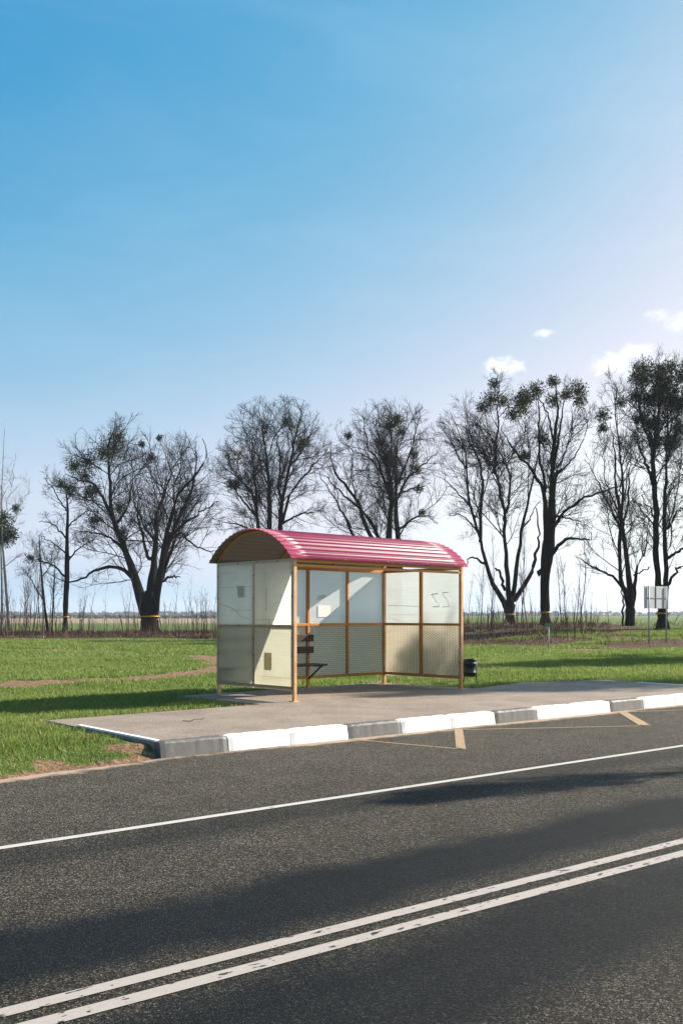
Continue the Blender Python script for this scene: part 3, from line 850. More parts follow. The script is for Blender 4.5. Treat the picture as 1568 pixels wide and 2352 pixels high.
def grow(r, p, d, L, r0, m, wander, up, r1=0.35):
    """vectorised wandering branches"""
    N = len(p); P = np.zeros((N, m, 3)); P[:, 0] = p; D = d.copy()
    for i in range(1, m):
        D = unit(D + r.normal(0, wander, (N, 3)) + up[:, None] * np.array([0, 0, 1.0]))
        P[:, i] = P[:, i - 1] + D * (L / (m - 1))[:, None]
    rad = r0[:, None] * np.linspace(1, r1, m)[None]
    return P, rad

def spawn(r, P, rad, per_m, tmin, ang, lmul, lmin, lmax, env, upb=0.15):
    """children along polylines"""
    seg = np.linalg.norm(np.diff(P, axis=1), axis=2).sum(1)
    cnt = np.maximum(1, r.poisson(seg * per_m)); src = np.repeat(np.arange(len(P)), cnt)
    t = tmin + (1 - tmin) * r.random(len(src)) ** 0.85
    m = P.shape[1]; f = t * (m - 1); i = np.minimum(f.astype(int), m - 2); w = (f - i)[:, None]
    p = P[src, i] * (1 - w) + P[src, i + 1] * w
    ax = unit(P[src, i + 1] - P[src, i])
    pr = rad[src, i]
    rnd = unit(r.normal(0, 1, (len(src), 3))); side = unit(rnd - (rnd * ax).sum(1, keepdims=True) * ax)
    a = r.uniform(ang[0], ang[1], len(src))
    d = unit(np.cos(a)[:, None] * ax + np.sin(a)[:, None] * side + np.array([0, 0, upb]))
    L = np.clip(seg[src] * lmul * r.uniform(.55, 1.15, len(src)) * (1.15 - 0.55 * t), lmin, lmax)
    # keep inside the crown
    keep = np.ones(len(src), bool)
    for _ in range(4):
        out = ~inside(p + d * L[:, None], env, 1.06); L = np.where(out, L * 0.72, L)
    keep = (L > lmin * .35) & inside(p, env, 1.15)
    return p[keep], d[keep], L[keep], pr[keep]

def inside(p, env, k=1.0):
    r = np.zeros(len(p), bool)
    for (c, rad) in env:
        r |= (((p - c) / (rad * k)) ** 2).sum(1) < 1
    return r

def resample(pts, n):
    pts = np.asarray(pts, float)
    # Catmull-Rom through the points
    P = np.concatenate([[2 * pts[0] - pts[1]], pts, [2 * pts[-1] - pts[-2]]])
    out = []
    for s in np.linspace(0, len(pts) - 1 - 1e-6, n):
        i = int(s); t = s - i; a, b_, c, d = P[i:i + 4]
        out.append(0.5 * ((2 * b_) + (-a + c) * t + (2 * a - 5 * b_ + 4 * c - d) * t * t + (-a + 3 * b_ - 3 * c + d) * t ** 3))
    return np.array(out)

def leaf_clump(r, c, rad, n, size):
    d = unit(r.normal(0, 1, (n, 3))); s = r.random(n) ** 0.72
    lump = 1 + 0.22 * np.sin(d[:, 0] * 5 + c[0]) * np.sin(d[:, 2] * 6 + c[2])
    p = c + d * (s * rad * lump)[:, None]
    a = unit(d * 0.6 + r.normal(0, .7, (n, 3))); bb = unit(np.cross(a, r.normal(0, 1, (n, 3))))
    L = size * r.uniform(.6, 1.4, n)[:, None]; w = L * 0.30
    V = np.stack([p, p + a * L * .5 + bb * w, p + a * L, p + a * L * .5 - bb * w], 1).reshape(-1, 3)
    q = np.arange(n * 4).reshape(-1, 4)
    tone = np.repeat(np.clip(r.normal(.4, .22, n), 0, 1), 4)
    return V, q, tone

def make_tree(name, label, Y, conv, trunk, limbs, env_px, mist=(), seed=1, group=None, bark='bark', dens=1.0, base_w=None, twig_r=0.0078, extra=None, cat='tree'):
    """conv: maps traced coordinates to photo px (and width scale); Y: metres away"""
    r = np.random.default_rng(seed)
    ks = Y / F
    sx, ox_, sy, oy_ = conv
    def W3(x, y, dy=0.0): return np.array([(x * sx + ox_ - CX) * ks, Y + dy, CAMH + (HOR - (y * sy + oy_)) * ks])
    b0 = W3(trunk[0][0], trunk[0][1]); gb = gz(b0)
    root = thing(name, label, cat, (b0[0], Y, gb), 0, group)
    org = np.array([b0[0], Y, gb])
    tr = []
    # trunk with flared foot
    tp = [W3(x, y) for x, y, w in trunk]; tw = [w * .9 * sx * ks / 2 for x, y, w in trunk]
    tp[0][2] = gb - 0.15
    n = 16; C = resample(np.array([np.append(p, w) for p, w in zip(tp, tw)]), n)
    Ctr = C.copy()
    fl = 1 + 0.22 * np.exp(-(C[:, 2] - gb).clip(0) / 0.35)
    nz = 1 + 0.07 * r.normal(0, 1, n)
    tr.append(tubes(C[None, :, :3], (C[:, 3] * fl * nz)[None], 12))
    env = []
    for (cx, cy, rx, ry) in env_px:
        c = W3(cx, cy); env.append((c, np.array([rx * sx * ks * 1.12, rx * sx * ks * 0.8, ry * sy * ks * 1.08])))
    main = []
    for lb in limbs:
        ds = r.uniform(-.45, .45)
        pts = []; q0 = None; acc = 0.0; base_y = 0.0
        s0 = W3(lb[0][0], lb[0][1])
        allc = np.concatenate([Ctr] + main)
        dd = np.hypot(allc[:, 0] - s0[0], allc[:, 2] - s0[2]) + 0.25 * np.maximum(0, allc[:, 2] - s0[2])
        j = int(np.argmin(dd)); near = allc[j]; base_y = near[1] - Y
        if dd[j] > .12: pts.append(np.append(near[:3], min(near[3] * .8, lb[0][2] * sx * ks / 2)))
        for k, (x, y, w) in enumerate(lb):
            q = W3(x, y)
            if q0 is not None: acc += np.linalg.norm(q - q0)
            q0 = q
            pts.append(np.append(W3(x, y, base_y + ds * acc), w * sx * ks / 2 * (.86 - .20 * min(1, k / 4))))
        m = 20; C = resample(pts, m)
        C[:, :3] += r.normal(0, 1, (m, 3)) * np.linspace(0, .10, m)[:, None]
        C[:, 3] = np.maximum(C[:, 3], 0.012) * (1 + 0.05 * r.normal(0, 1, m))
        main.append(C)
    MP = np.array(main); 
    tr.append(tubes(MP[:, :, :3], MP[:, :, 3], 9))
    V, q = merge(tr)
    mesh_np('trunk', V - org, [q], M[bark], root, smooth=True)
    cr = []
    p, d, L, pr = spawn(r, MP[:, :, :3], MP[:, :, 3], 2.0 * dens, .15, (.45, 1.15), .46, 1.0, 6.5, env, .10)
    up = r.normal(.035, .05, len(p))
    P1, R1 = grow(r, p, d, L, np.minimum(pr * .5, .009 + .0082 * L), 8, .13, up)
    cr.append(tubes(P1, R1, 5))
    p, d, L, pr = spawn(r, P1, R1, 3.4 * dens, .12, (.45, 1.1), .50, .6, 2.8, env, .08)
    P2, R2 = grow(r, p, d, L, np.minimum(pr * .7, .006 + .0066 * L), 6, .15, r.normal(.03, .06, len(p)), .5)
    cr.append(tubes(P2, R2, 4))
    p, d, L, pr = spawn(r, P2, R2, 6.6 * dens, .10, (.35, .95), .6, .45, 1.4, env, .08)
    P3, R3 = grow(r, p, d, L, np.full(len(p), twig_r), 4, .16, r.normal(.02, .06, len(p)), .5)
    cr.append(tubes(P3, R3, 3))
    V, q = merge(cr)
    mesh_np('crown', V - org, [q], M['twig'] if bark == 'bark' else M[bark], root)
    for (mx_, my_, mr) in mist:
        rad = mr * sx * ks; c = W3(mx_, my_, r.uniform(-1.2, 1.0))
        n = int(260 + 1250 * rad ** 2.1)
        V, q, tone = leaf_clump(r, c, rad * 1.32, n, 0.115 + .03 * rad)
        tw = unit(r.normal(0, 1, (40, 3)))
        TP, TR = grow(r, np.repeat(c[None], 40, 0), tw, np.full(40, rad * 1.05), np.full(40, .012), 5, .12, np.zeros(40), .4)
        TV, tq = tubes(TP, TR, 3)
        mesh_np('mistletoe_foliage', np.concatenate([V, TV]) - org, [q, tq + len(V)], M['mistle'], root, attrs={'tone': np.concatenate([tone, np.full(len(TV), .1)])})
    return root, MP, org

Z2 = (0.3496, 0.0, 0.3496, 924.2)
Z3 = (0.3659, 478.0, 0.3659, 892.4)
Z4 = (0.3659, 994.3, 0.3659, 764.9)
GT = 'old bare lindens along the field edge'
ROOTS = {}
ROOTS['t2'] = make_tree('linden_tree', 'huge spreading bare tree left of the shelter, splitting low into many stems', 90, Z2,
    [(985, 1515, 124), (982, 1420, 122), (978, 1330, 124), (985, 1240, 70)],
    [[(962, 1420, 84), (925, 1280, 84), (880, 1130, 70), (820, 960, 60), (760, 800, 45), (725, 650, 35), (720, 480, 28), (730, 300, 18), (745, 200, 8)],
     [(795, 890, 36), (700, 700, 30), (640, 590, 25), (570, 510, 20), (470, 480, 14), (380, 450, 8)],
     [(870, 1150, 40), (790, 1090, 32), (700, 1080, 28), (600, 1095, 25), (520, 1140, 20), (440, 1165, 18), (340, 1170, 10), (230, 1110, 6)],
     [(985, 1380, 70), (978, 1250, 72), (985, 1050, 60), (985, 880, 45), (980, 720, 35), (1030, 520, 22), (1050, 400, 12), (1010, 250, 6)],
     [(1000, 1400, 70), (1020, 1250, 70), (1060, 1000, 60), (1110, 830, 45), (1170, 700, 35), (1230, 530, 25), (1250, 350, 15), (1240, 200, 6)],
     [(1012, 1420, 62), (1045, 1250, 60), (1110, 950, 40), (1200, 650, 28), (1330, 510, 20), (1400, 400, 12), (1380, 300, 6)],
     [(1090, 870, 26), (1230, 760, 18), (1320, 700, 14), (1420, 640, 8)],
     [(1065, 1190, 36), (1130, 1010, 26), (1190, 870, 22), (1260, 920, 18), (1340, 970, 14), (1430, 1000, 8)],
     [(945, 1010, 28), (900, 850, 20), (860, 700, 14), (830, 550, 8)],
     [(1060, 1000, 30), (1130, 780, 22), (1120, 560, 14), (1160, 380, 8), (1140, 220, 4)],
     [(760, 800, 24), (850, 640, 14), (870, 450, 9), (850, 300, 5)],
     [(830, 980, 22), (700, 880, 16), (560, 840, 11), (440, 850, 6)],
     [(985, 900, 22), (890, 760, 15), (880, 560, 9), (930, 400, 5)],
     [(1060, 1190, 24), (1130, 1150, 18), (1180, 1150, 8)]],
    [(880, 600, 590, 470), (1250, 950, 230, 330), (600, 950, 330, 260)],
    [(735, 300, 75), (770, 230, 45), (590, 400, 62), (480, 410, 48), (385, 530, 38), (630, 780, 55), (800, 700, 52), (700, 350, 55), (580, 590, 40), (1050, 235, 18), (940, 280, 20), (1000, 370, 30), (640, 580, 42), (560, 480, 42), (820, 860, 30)],
    seed=12, group=GT, dens=.8)
ROOTS['t1'] = make_tree('linden_tree', 'slim straight bare tree beside the huge one, yellow ribbon on its trunk', 92, Z2,
    [(428, 1495, 38), (432, 1300, 38), (440, 1150, 36), (440, 900, 26), (445, 700, 16), (430, 560, 8), (420, 480, 4)],
    [[(440, 1160, 18), (360, 1080, 14), (260, 1040, 9), (180, 1010, 5)], [(440, 1050, 16), (520, 950, 10), (600, 900, 5)], [(440, 900, 14), (340, 800, 9), (240, 770, 5)],
     [(442, 820, 12), (540, 740, 8), (600, 690, 4)], [(442, 720, 12), (380, 600, 8), (330, 520, 4)], [(444, 640, 10), (480, 560, 7), (500, 470, 3)], [(438, 1000, 12), (350, 920, 8), (280, 880, 4)]],
    [(410, 830, 250, 420)], [(180, 1020, 28), (455, 560, 28)], seed=13, group=GT, dens=1.1)
ROOTS['ta'] = make_tree('young_tree', 'thin leaning bare tree at the left, in front of the twin birches', 84, Z2,
    [(318, 1505, 24), (290, 1320, 20), (272, 1130, 14), (262, 980, 8), (258, 870, 4)],
    [[(285, 1300, 10), (220, 1180, 7), (170, 1090, 4)], [(275, 1150, 10), (340, 1060, 6), (380, 980, 3)], [(268, 1060, 8), (220, 980, 5), (190, 900, 3)]],
    [(270, 1070, 150, 230)], [], seed=14, dens=1.2)
ROOTS['tb'] = make_tree('young_tree', 'thinnest upright bare tree between the leaning tree and the ribboned one', 84, Z2,
    [(340, 1505, 13), (350, 1300, 11), (358, 1150, 7), (360, 1050, 4)],
    [[(350, 1300, 6), (390, 1230, 4), (410, 1160, 3)], [(352, 1240, 6), (310, 1170, 4), (290, 1110, 3)]], [(355, 1180, 90, 190)], [], seed=15, dens=1.2)
ROOTS['bi'] = make_tree('birch_tree', 'tall thin pale birch at the left edge, leaning left', 82, Z2,
    [(62, 1490, 22), (38, 1200, 18), (16, 900, 14), (10, 650, 10), (20, 400, 6), (30, 170, 3)],
    [[(14, 760, 7), (60, 640, 5), (100, 500, 3)], [(12, 640, 6), (70, 480, 4), (80, 300, 3)], [(20, 900, 8), (110, 700, 5), (180, 560, 3)], [(12, 700, 6), (-50, 560, 4), (-70, 430, 3)]],
    [(30, 520, 150, 400)], [(50, 770, 52), (55, 860, 52), (85, 690, 22), (20, 900, 48)], seed=16, bark='birch', dens=1.0, twig_r=.007)
ROOTS['bj'] = make_tree('birch_tree', 'second pale birch at the left edge, mostly cut off by the frame', 84, Z2,
    [(10, 1490, 20), (12, 1200, 16), (4, 900, 12), (-6, 650, 9), (-4, 420, 5)],
    [[(4, 900, 7), (60, 820, 5), (110, 760, 3)], [(0, 760, 6), (-70, 640, 4)], [(8, 1100, 8), (90, 1020, 5), (140, 980, 3)]], [(0, 800, 160, 420)], [(30, 830, 40), (-40, 860, 50)], seed=17, bark='birch', twig_r=.007)
ROOTS['t3'] = make_tree('linden_tree', 'bare tree behind the left half of the shelter roof, several upright stems', 88, Z3,
    [(385, 1520, 150), (385, 1350, 145), (385, 1180, 150)],
    [[(380, 1200, 48), (330, 1000, 40), (305, 850, 32), (285, 700, 24), (240, 600, 18), (170, 520, 12), (90, 440, 6)],
     [(300, 800, 22), (295, 620, 18), (280, 470, 14), (280, 350, 8), (290, 230, 4)],
     [(390, 1200, 50), (390, 900, 40), (385, 700, 35), (375, 500, 25), (360, 350, 15), (335, 180, 6)],
     [(400, 1200, 50), (450, 900, 40), (465, 700, 30), (520, 480, 25), (550, 300, 15), (580, 130, 6)],
     [(465, 720, 20), (440, 600, 18), (455, 450, 14), (420, 300, 8), (400, 190, 4)],
     [(465, 830, 24), (520, 650, 18), (600, 540, 16), (680, 450, 10), (750, 360, 5)],
     [(460, 850, 20), (560, 800, 14), (650, 780, 10), (720, 770, 6)],
     [(300, 800, 20), (200, 680, 14), (110, 560, 8), (40, 500, 4)],
     [(320, 950, 20), (220, 860, 14), (110, 840, 8), (20, 850, 5)],
     [(520, 480, 16), (600, 360, 10), (640, 240, 5)], [(460, 560, 14), (500, 380, 9), (490, 200, 4)], [(385, 650, 16), (330, 480, 10), (310, 330, 5)]],
    [(420, 500, 385, 410), (300, 780, 330, 210)], [(140, 590, 36), (175, 605, 26), (590, 345, 40), (490, 205, 30)], seed=18, group=GT)
ROOTS['t4'] = make_tree('linden_tree', 'bare tree behind the right half of the shelter roof, with round mistletoe tufts', 86, Z3,
    [(1150, 1520, 140), (1150, 1350, 140), (1150, 1120, 150)],
    [[(1120, 1150, 60), (1135, 900, 45), (1150, 700, 38), (1130, 550, 30), (1100, 420, 20), (1060, 250, 10), (1100, 150, 5)],
     [(1180, 1150, 50), (1195, 900, 40), (1185, 700, 35), (1190, 500, 25), (1200, 350, 16), (1220, 200, 8), (1260, 110, 4)],
     [(1110, 1050, 38), (1000, 900, 30), (930, 720, 25), (830, 600, 20), (780, 500, 12), (770, 420, 5)],
     [(1070, 950, 30), (990, 800, 20), (850, 680, 14), (760, 580, 8)],
     [(1190, 700, 22), (1260, 540, 18), (1330, 490, 14), (1400, 430, 9), (1450, 390, 5)],
     [(1195, 880, 20), (1300, 800, 14), (1380, 790, 10), (1450, 830, 6)],
     [(1140, 700, 22), (1080, 500, 18), (1000, 340, 12), (980, 180, 6)],
     [(1190, 580, 20), (1270, 400, 18), (1310, 240, 10), (1340, 130, 5)],
     [(1000, 980, 26), (910, 930, 22), (860, 820, 18), (780, 680, 12), (700, 560, 6)],
     [(1140, 640, 18), (1040, 460, 12), (920, 380, 7), (860, 320, 4)], [(1190, 640, 16), (1320, 590, 10), (1420, 560, 5)], [(930, 730, 14), (900, 560, 9), (900, 440, 5)]],
    [(1130, 480, 345, 400), (1050, 800, 360, 220)],
    [(1140, 230, 58), (1080, 340, 32), (1150, 450, 46), (1110, 440, 38), (1310, 510, 28), (1290, 420, 22), (1320, 620, 24), (1340, 780, 18), (1210, 280, 30), (1180, 210, 36), (880, 300, 20)], seed=19, group=GT)
ROOTS['t5'] = make_tree('linden_tree', 'bare tree right of the shelter, forking low into a wide V', 74, Z4,
    [(480, 1870, 66), (482, 1760, 60), (482, 1690, 54), (480, 1620, 26)],
    [[(476, 1770, 50), (446, 1680, 46), (380, 1560, 38), (335, 1400, 32), (310, 1250, 30), (260, 1080, 25), (240, 900, 20), (240, 700, 15), (200, 550, 8), (150, 400, 4)],
     [(318, 1280, 26), (340, 1000, 24), (350, 830, 20), (290, 650, 14), (240, 500, 8)],
     [(480, 1740, 46), (476, 1640, 42), (465, 1480, 36), (455, 1300, 32), (450, 1150, 30), (420, 950, 22), (370, 820, 18), (290, 720, 12), (230, 640, 8)],
     [(450, 1150, 24), (490, 1050, 20), (500, 850, 16), (440, 700, 12), (390, 600, 10), (380, 420, 6)],
     [(385, 860, 18), (395, 700, 16), (400, 550, 12), (390, 400, 8), (380, 280, 4)],
     [(500, 1660, 36), (515, 1450, 30), (530, 1250, 26), (570, 1050, 20), (600, 850, 14), (620, 650, 8), (640, 500, 4)],
     [(486, 1770, 48), (515, 1670, 44), (580, 1580, 38), (640, 1480, 34), (670, 1350, 26), (690, 1250, 18), (680, 1080, 10)],
     [(332, 1440, 20), (270, 1400, 14), (235, 1420, 10), (240, 1440, 6)],
     [(445, 1600, 24), (410, 1500, 18), (380, 1490, 10)],
     [(250, 1050, 14), (160, 960, 9), (60, 880, 5), (-20, 860, 3)], [(240, 800, 12), (150, 650, 8), (80, 480, 4)], [(300, 1230, 14), (220, 1130, 9), (130, 1110, 5)], [(530, 1250, 14), (600, 1150, 9), (650, 1050, 5)]],
    [(330, 720, 320, 460), (300, 1080, 290, 240)], [(380, 400, 55), (380, 320, 30), (440, 430, 36), (320, 450, 34), (560, 480, 42)], seed=20, group=GT)
ROOTS['t6'] = make_tree('linden_tree', 'bare tree with a thick knobbly single trunk, next to the V-shaped tree', 66, Z4,
    [(705, 1870, 74), (703, 1750, 62), (700, 1600, 66), (705, 1500, 72), (718, 1380, 84), (732, 1260, 84), (735, 1180, 60)],
    [[(712, 1280, 48), (690, 1050, 32), (620, 900, 24), (510, 780, 16), (430, 690, 10), (400, 620, 5)],
     [(730, 1230, 52), (725, 1000, 45), (715, 850, 38), (720, 650, 28), (710, 500, 16), (690, 380, 8)],
     [(752, 1230, 48), (765, 1000, 40), (790, 900, 35), (830, 780, 20), (900, 640, 15), (920, 520, 9), (900, 400, 4)],
     [(762, 1000, 28), (755, 800, 25), (780, 650, 18), (790, 500, 10), (800, 360, 4)],
     [(765, 1210, 25), (830, 1110, 22), (950, 1040, 18), (1080, 990, 12), (1150, 960, 6)],
     [(742, 1390, 32), (830, 1300, 24), (900, 1290, 18), (970, 1290, 12), (1010, 1260, 6)],
     [(690, 980, 22), (640, 750, 18), (640, 550, 12), (600, 420, 6)],
     [(800, 870, 18), (890, 780, 12), (960, 620, 7), (980, 500, 4)], [(718, 760, 18), (660, 560, 12), (560, 400, 6)], [(770, 1150, 14), (880, 1180, 9), (980, 1230, 5)],
     [(690, 1480, 30), (670, 1500, 26), (668, 1520, 12)]],
    [(745, 620, 290, 395), (850, 1050, 330, 260)],
    [(600, 380, 58), (560, 420, 56), (650, 360, 48), (500, 510, 44), (740, 320, 34), (890, 380, 52), (920, 420, 38), (850, 370, 30), (680, 680, 34), (560, 780, 28), (760, 420, 44)], seed=21, group=GT)
ROOTS['t7'] = make_tree('linden_tree', 'tall narrow bare tree left of the road sign back', 66, Z4,
    [(1235, 1835, 72), (1237, 1720, 64), (1236, 1650, 56), (1235, 1580, 26)],
    [[(1232, 1740, 46), (1208, 1640, 42), (1165, 1500, 34), (1165, 1200, 30), (1170, 950, 22), (1140, 750, 16), (1120, 500, 9), (1110, 330, 4)],
     [(1240, 1640, 48), (1235, 1400, 38), (1225, 1100, 30), (1210, 900, 22), (1215, 700, 14), (1220, 500, 6)],
     [(1242, 1740, 42), (1260, 1640, 38), (1282, 1480, 20), (1340, 1340, 14), (1350, 1200, 9), (1340, 1080, 5)],
     [(1200, 1610, 26), (1120, 1520, 18), (1000, 1450, 12), (900, 1390, 6)],
     [(1170, 1250, 18), (1100, 1080, 14), (1020, 900, 9), (960, 760, 4)],
     [(1230, 1200, 20), (1290, 1000, 16), (1320, 800, 10), (1330, 650, 5)],
     [(1190, 1835, 14), (1185, 1700, 14), (1165, 1560, 8), (1150, 1480, 4)],
     [(1165, 1150, 14), (1080, 950, 9), (1040, 700, 5)], [(1225, 1000, 14), (1260, 800, 9), (1270, 600, 5)], [(1270, 1520, 14), (1340, 1480, 8), (1380, 1460, 4)]],
    [(1180, 760, 215, 500), (1130, 1250, 260, 260)], [(1060, 520, 38), (1060, 600, 28), (1150, 460, 30)], seed=22, group=GT)
ROOTS['t8'] = make_tree('linden_tree', 'tallest tree at the right edge, twin trunks and a crown full of mistletoe', 62, Z4,
    [(1440, 1870, 84), (1440, 1740, 74), (1438, 1660, 66), (1438, 1580, 30)],
    [[(1432, 1720, 54), (1412, 1600, 50), (1405, 1400, 50), (1405, 1200, 50), (1400, 950, 45), (1390, 750, 35), (1370, 600, 22), (1330, 450, 12)],
     [(1450, 1720, 46), (1463, 1600, 42), (1465, 1400, 38), (1465, 1150, 35), (1475, 950, 30), (1490, 750, 20), (1520, 550, 12)],
     [(1390, 950, 24), (1340, 830, 20), (1280, 700, 12), (1240, 600, 6)],
     [(1475, 1590, 24), (1540, 1500, 18), (1600, 1450, 10)],
     [(1470, 1420, 25), (1560, 1350, 18), (1620, 1300, 10)],
     [(1468, 1250, 20), (1530, 1130, 15), (1600, 1080, 8)],
     [(1395, 750, 22), (1420, 500, 18), (1400, 300, 10), (1390, 140, 4)],
     [(1490, 800, 20), (1560, 600, 14), (1600, 400, 8)], [(1380, 700, 18), (1300, 500, 12), (1260, 300, 7), (1250, 180, 4)], [(1400, 1150, 14), (1340, 1060, 9), (1300, 950, 5)], [(1480, 700, 16), (1470, 450, 10), (1460, 250, 5)]],
    [(1440, 620, 260, 530), (1480, 1200, 230, 300)],
    [(1300, 240, 58), (1260, 300, 52), (1320, 290, 48), (1440, 220, 42), (1500, 200, 38), (1420, 300, 58), (1480, 320, 66), (1540, 300, 58), (1450, 400, 66), (1400, 380, 48), (1550, 450, 66), (1270, 400, 42), (1330, 590, 52), (1400, 560, 44), (1400, 680, 36), (1470, 690, 32), (1520, 600, 46), (1560, 230, 38), (1360, 420, 42), (1500, 430, 56), (1300, 530, 36)], seed=23, group=GT)

# yellow ribbons tied round trunks
def ribbon(x, y, wpx, Y, label, h=0.11):
    c = PX(x, y, Y); rr = wpx / 2 * Y / F * 1.03
    b = BM(); b.lathe([(rr, -h / 2), (rr + .012, -h / 2), (rr + .012, h / 2), (rr, h / 2)], 20)

    o = b.build('ribbon', M['yellow']); o.location = c
    tag(o, label, 'ribbon', 'yellow ribbons tied round tree trunks')
ribbon(151, 1417, 14, 92, 'yellow ribbon round the slim tree left of the huge one')
ribbon(344, 1416, 45, 90, 'yellow ribbon round the huge spreading tree')
ribbon(1170.5, 1411.5, 24, 74, 'yellow ribbon round the V-forked tree')
ribbon(1251.5, 1407, 23.5, 66, 'yellow ribbon round the knobbly single trunk')
ribbon(1521.5, 1409, 29, 62, 'yellow ribbon round the twin-trunked tree at the right edge')

# trees beyond the right edge whose shadows reach the road and lawn
SUN_H = np.array([0.917, 0.398])
def copy_tree(src, x, y, s, rz, label):
    c = src.copy(); COL.objects.link(c); c.location = (x, y, gz((x, y))); c.scale = (s, s, s); c.rotation_euler = (0, 0, rz)
    c['label'] = label
    for ch in src.children:
        d = ch.copy(); COL.objects.link(d); d.parent = c
    return c
for (k, x, y, s, rz) in (('t8', 7.1, 11.65, .25, .4), ('t8', 21.6, 27.8, .8, 5.0), ('t8', 22.1, 36, .7, 2.6), ('t8', 25, 38.5, .72, 4.0), ('t8', 29.3, 41, .8, .7), ('t6', 31.5, 43, .9, 1.7), ('t8', 24, 63, 1.05, 2.2)):
    copy_tree(ROOTS[k][0], x, y, s, rz, 'bare tree standing beyond the right edge of the photo')

# ------------------------------------------------------------------ saplings and undergrowth
def sapling_mesh(seed, H):
    r = np.random.default_rng(seed)
    P0_, R0_ = grow(r, np.zeros((1, 3)), unit(np.array([[r.normal(0, .06), r.normal(0, .06), 1.0]])), np.array([H]), np.array([.014 + .0035 * H]), 12, .035, np.array([.05]), .2)
    env = [(np.array([0, 0, H * .6]), np.array([H * .35, H * .35, H * .62]))]
    cr = [tubes(P0_, R0_, 5)]
    p, d, L, pr = spawn(r, P0_, R0_, 2.4, .25, (.35, .8), .26, .3, 1.5, env, .35)
    P1, R1 = grow(r, p, d, L, np.minimum(pr * .6, .012), 6, .10, np.full(len(p), .08), .4); cr.append(tubes(P1, R1, 4))
    p, d, L, pr = spawn(r, P1, R1, 2.6, .2, (.4, .9), .45, .15, .6, env, .2)
    P2, R2 = grow(r, p, d, L, np.full(len(p), .006), 4, .12, np.full(len(p), .05), .5); cr.append(tubes(P2, R2, 3))
    V, q = merge(cr); me_o = mesh_np('sapling', V, [q], M['sap'])
    return me_o
protos = [sapling_mesh(100 + i, h) for i, h in enumerate((2.2, 2.8, 3.4, 4.2, 5.0, 6.2))]
used = set()
def put_sapling(xp, Y, hpx, label, group):
    h = hpx * Y / F
    i = int(np.argmin([abs(h - k) for k in (2.2, 2.8, 3.4, 4.2, 5.0, 6.2)]))
    if i not in used: o = protos[i]; used.add(i)
    else: o = protos[i].copy(); COL.objects.link(o)
    x = (xp - CX) * Y / F; s = h / (2.2, 2.8, 3.4, 4.2, 5.0, 6.2)[i]
    o.location = (x, Y, gz((x, Y)) - .03); o.scale = (s, s, s); o.rotation_euler = (0, 0, random.uniform(0, 6.28))
    tag(o, label, 'sapling', group)
rs = random.Random(5)
for i in range(46):
    put_sapling(rs.choice([1072, 1088, 1096, 1120, 1128, 1150, 1190, 1215, 1290, 1300, 1322, 1340, 1352, 1385]) + rs.gauss(0, 7), rs.uniform(50, 70), rs.choice([55, 60, 70, 80, 95, 110, 140, 190, 230]) * rs.uniform(.85, 1.1), 'thin bare sapling in the thicket right of the shelter', 'saplings right of the shelter')
for i in range(88):
    x = rs.choice([385, 402, 431, 445, 470, 488, 495, 190, 236, 300, 18, 40, 66, 90, 122, 75, 5]) + rs.gauss(0, 8)
    put_sapling(x, rs.uniform(64, 84), rs.choice([50, 65, 85, 100, 125]) * rs.uniform(.8, 1.15) * (1.45 if x < 130 else 1), 'thin bare sapling in the thicket left of the shelter', 'saplings left of the shelter')
for i in range(6):
    if i not in used: put_sapling(480 + i, 70, 90, 'thin bare sapling in the thicket left of the shelter', 'saplings left of the shelter')

def blades(name, p, h, w, lean, tone, mat, r):
    n = len(p); a = r.uniform(0, 2 * math.pi, n); b_ = r.uniform(0, 2 * math.pi, n)
    side = np.stack([np.cos(a), np.sin(a), np.zeros(n)], 1) * (w / 2)[:, None]
    ln = np.stack([np.cos(b_) * lean * h, np.sin(b_) * lean * h, h], 1)
    mid = p + ln * np.array([.4, .4, .58]); tip = p + ln
    V = np.stack([p - side, p + side, mid + side * .8, tip, mid - side * .8], 1).reshape(-1, 3)
    i = np.arange(n)[:, None] * 5
    f = i + np.array([[0, 1, 2, 3, 4]])
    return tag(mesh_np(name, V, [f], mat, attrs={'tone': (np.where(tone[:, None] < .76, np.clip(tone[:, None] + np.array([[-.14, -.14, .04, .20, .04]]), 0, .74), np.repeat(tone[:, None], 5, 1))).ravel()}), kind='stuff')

def scatter(r, n, y0, y1, spread, power=1.0):
    y = y0 + (y1 - y0) * r.random(n) ** power
    x = r.uniform(-spread, spread, n) * y
    return np.stack([x, y], 1)
r = np.random.default_rng(77)
P = np.concatenate([scatter(r, 330000, 8.5, 20, .52, .75), scatter(r, 330000, 18, 34, .46, .8), scatter(r, 330000, 32, 64, .44, .8)])
sd = road_sd(P); ok = sd > 0.12
ok &= ~in_poly(P, pave_poly)
ok &= np.hypot(P[:, 0] - bp[0], P[:, 1] - bp[1]) > .55
ok &= seg_dist(P, [pave_poly[0], pave_poly[-1]]) > .11
dist_p = seg_dist(P, pave_poly[6:] )
ok &= (P[:, 1] < bank_y(P[:, 0]) + 1.5) | ((P[:, 0] > 8) & (P[:, 1] < bank_y(P[:, 0]) + 16) & (vnoise(P[:, 0] * 1.1, P[:, 1] * .8, 65) + .035 * (P[:, 0] - 14) > -.05))
sa = soil_amt(P)
ok &= r.random(len(P)) > sa * 1.02
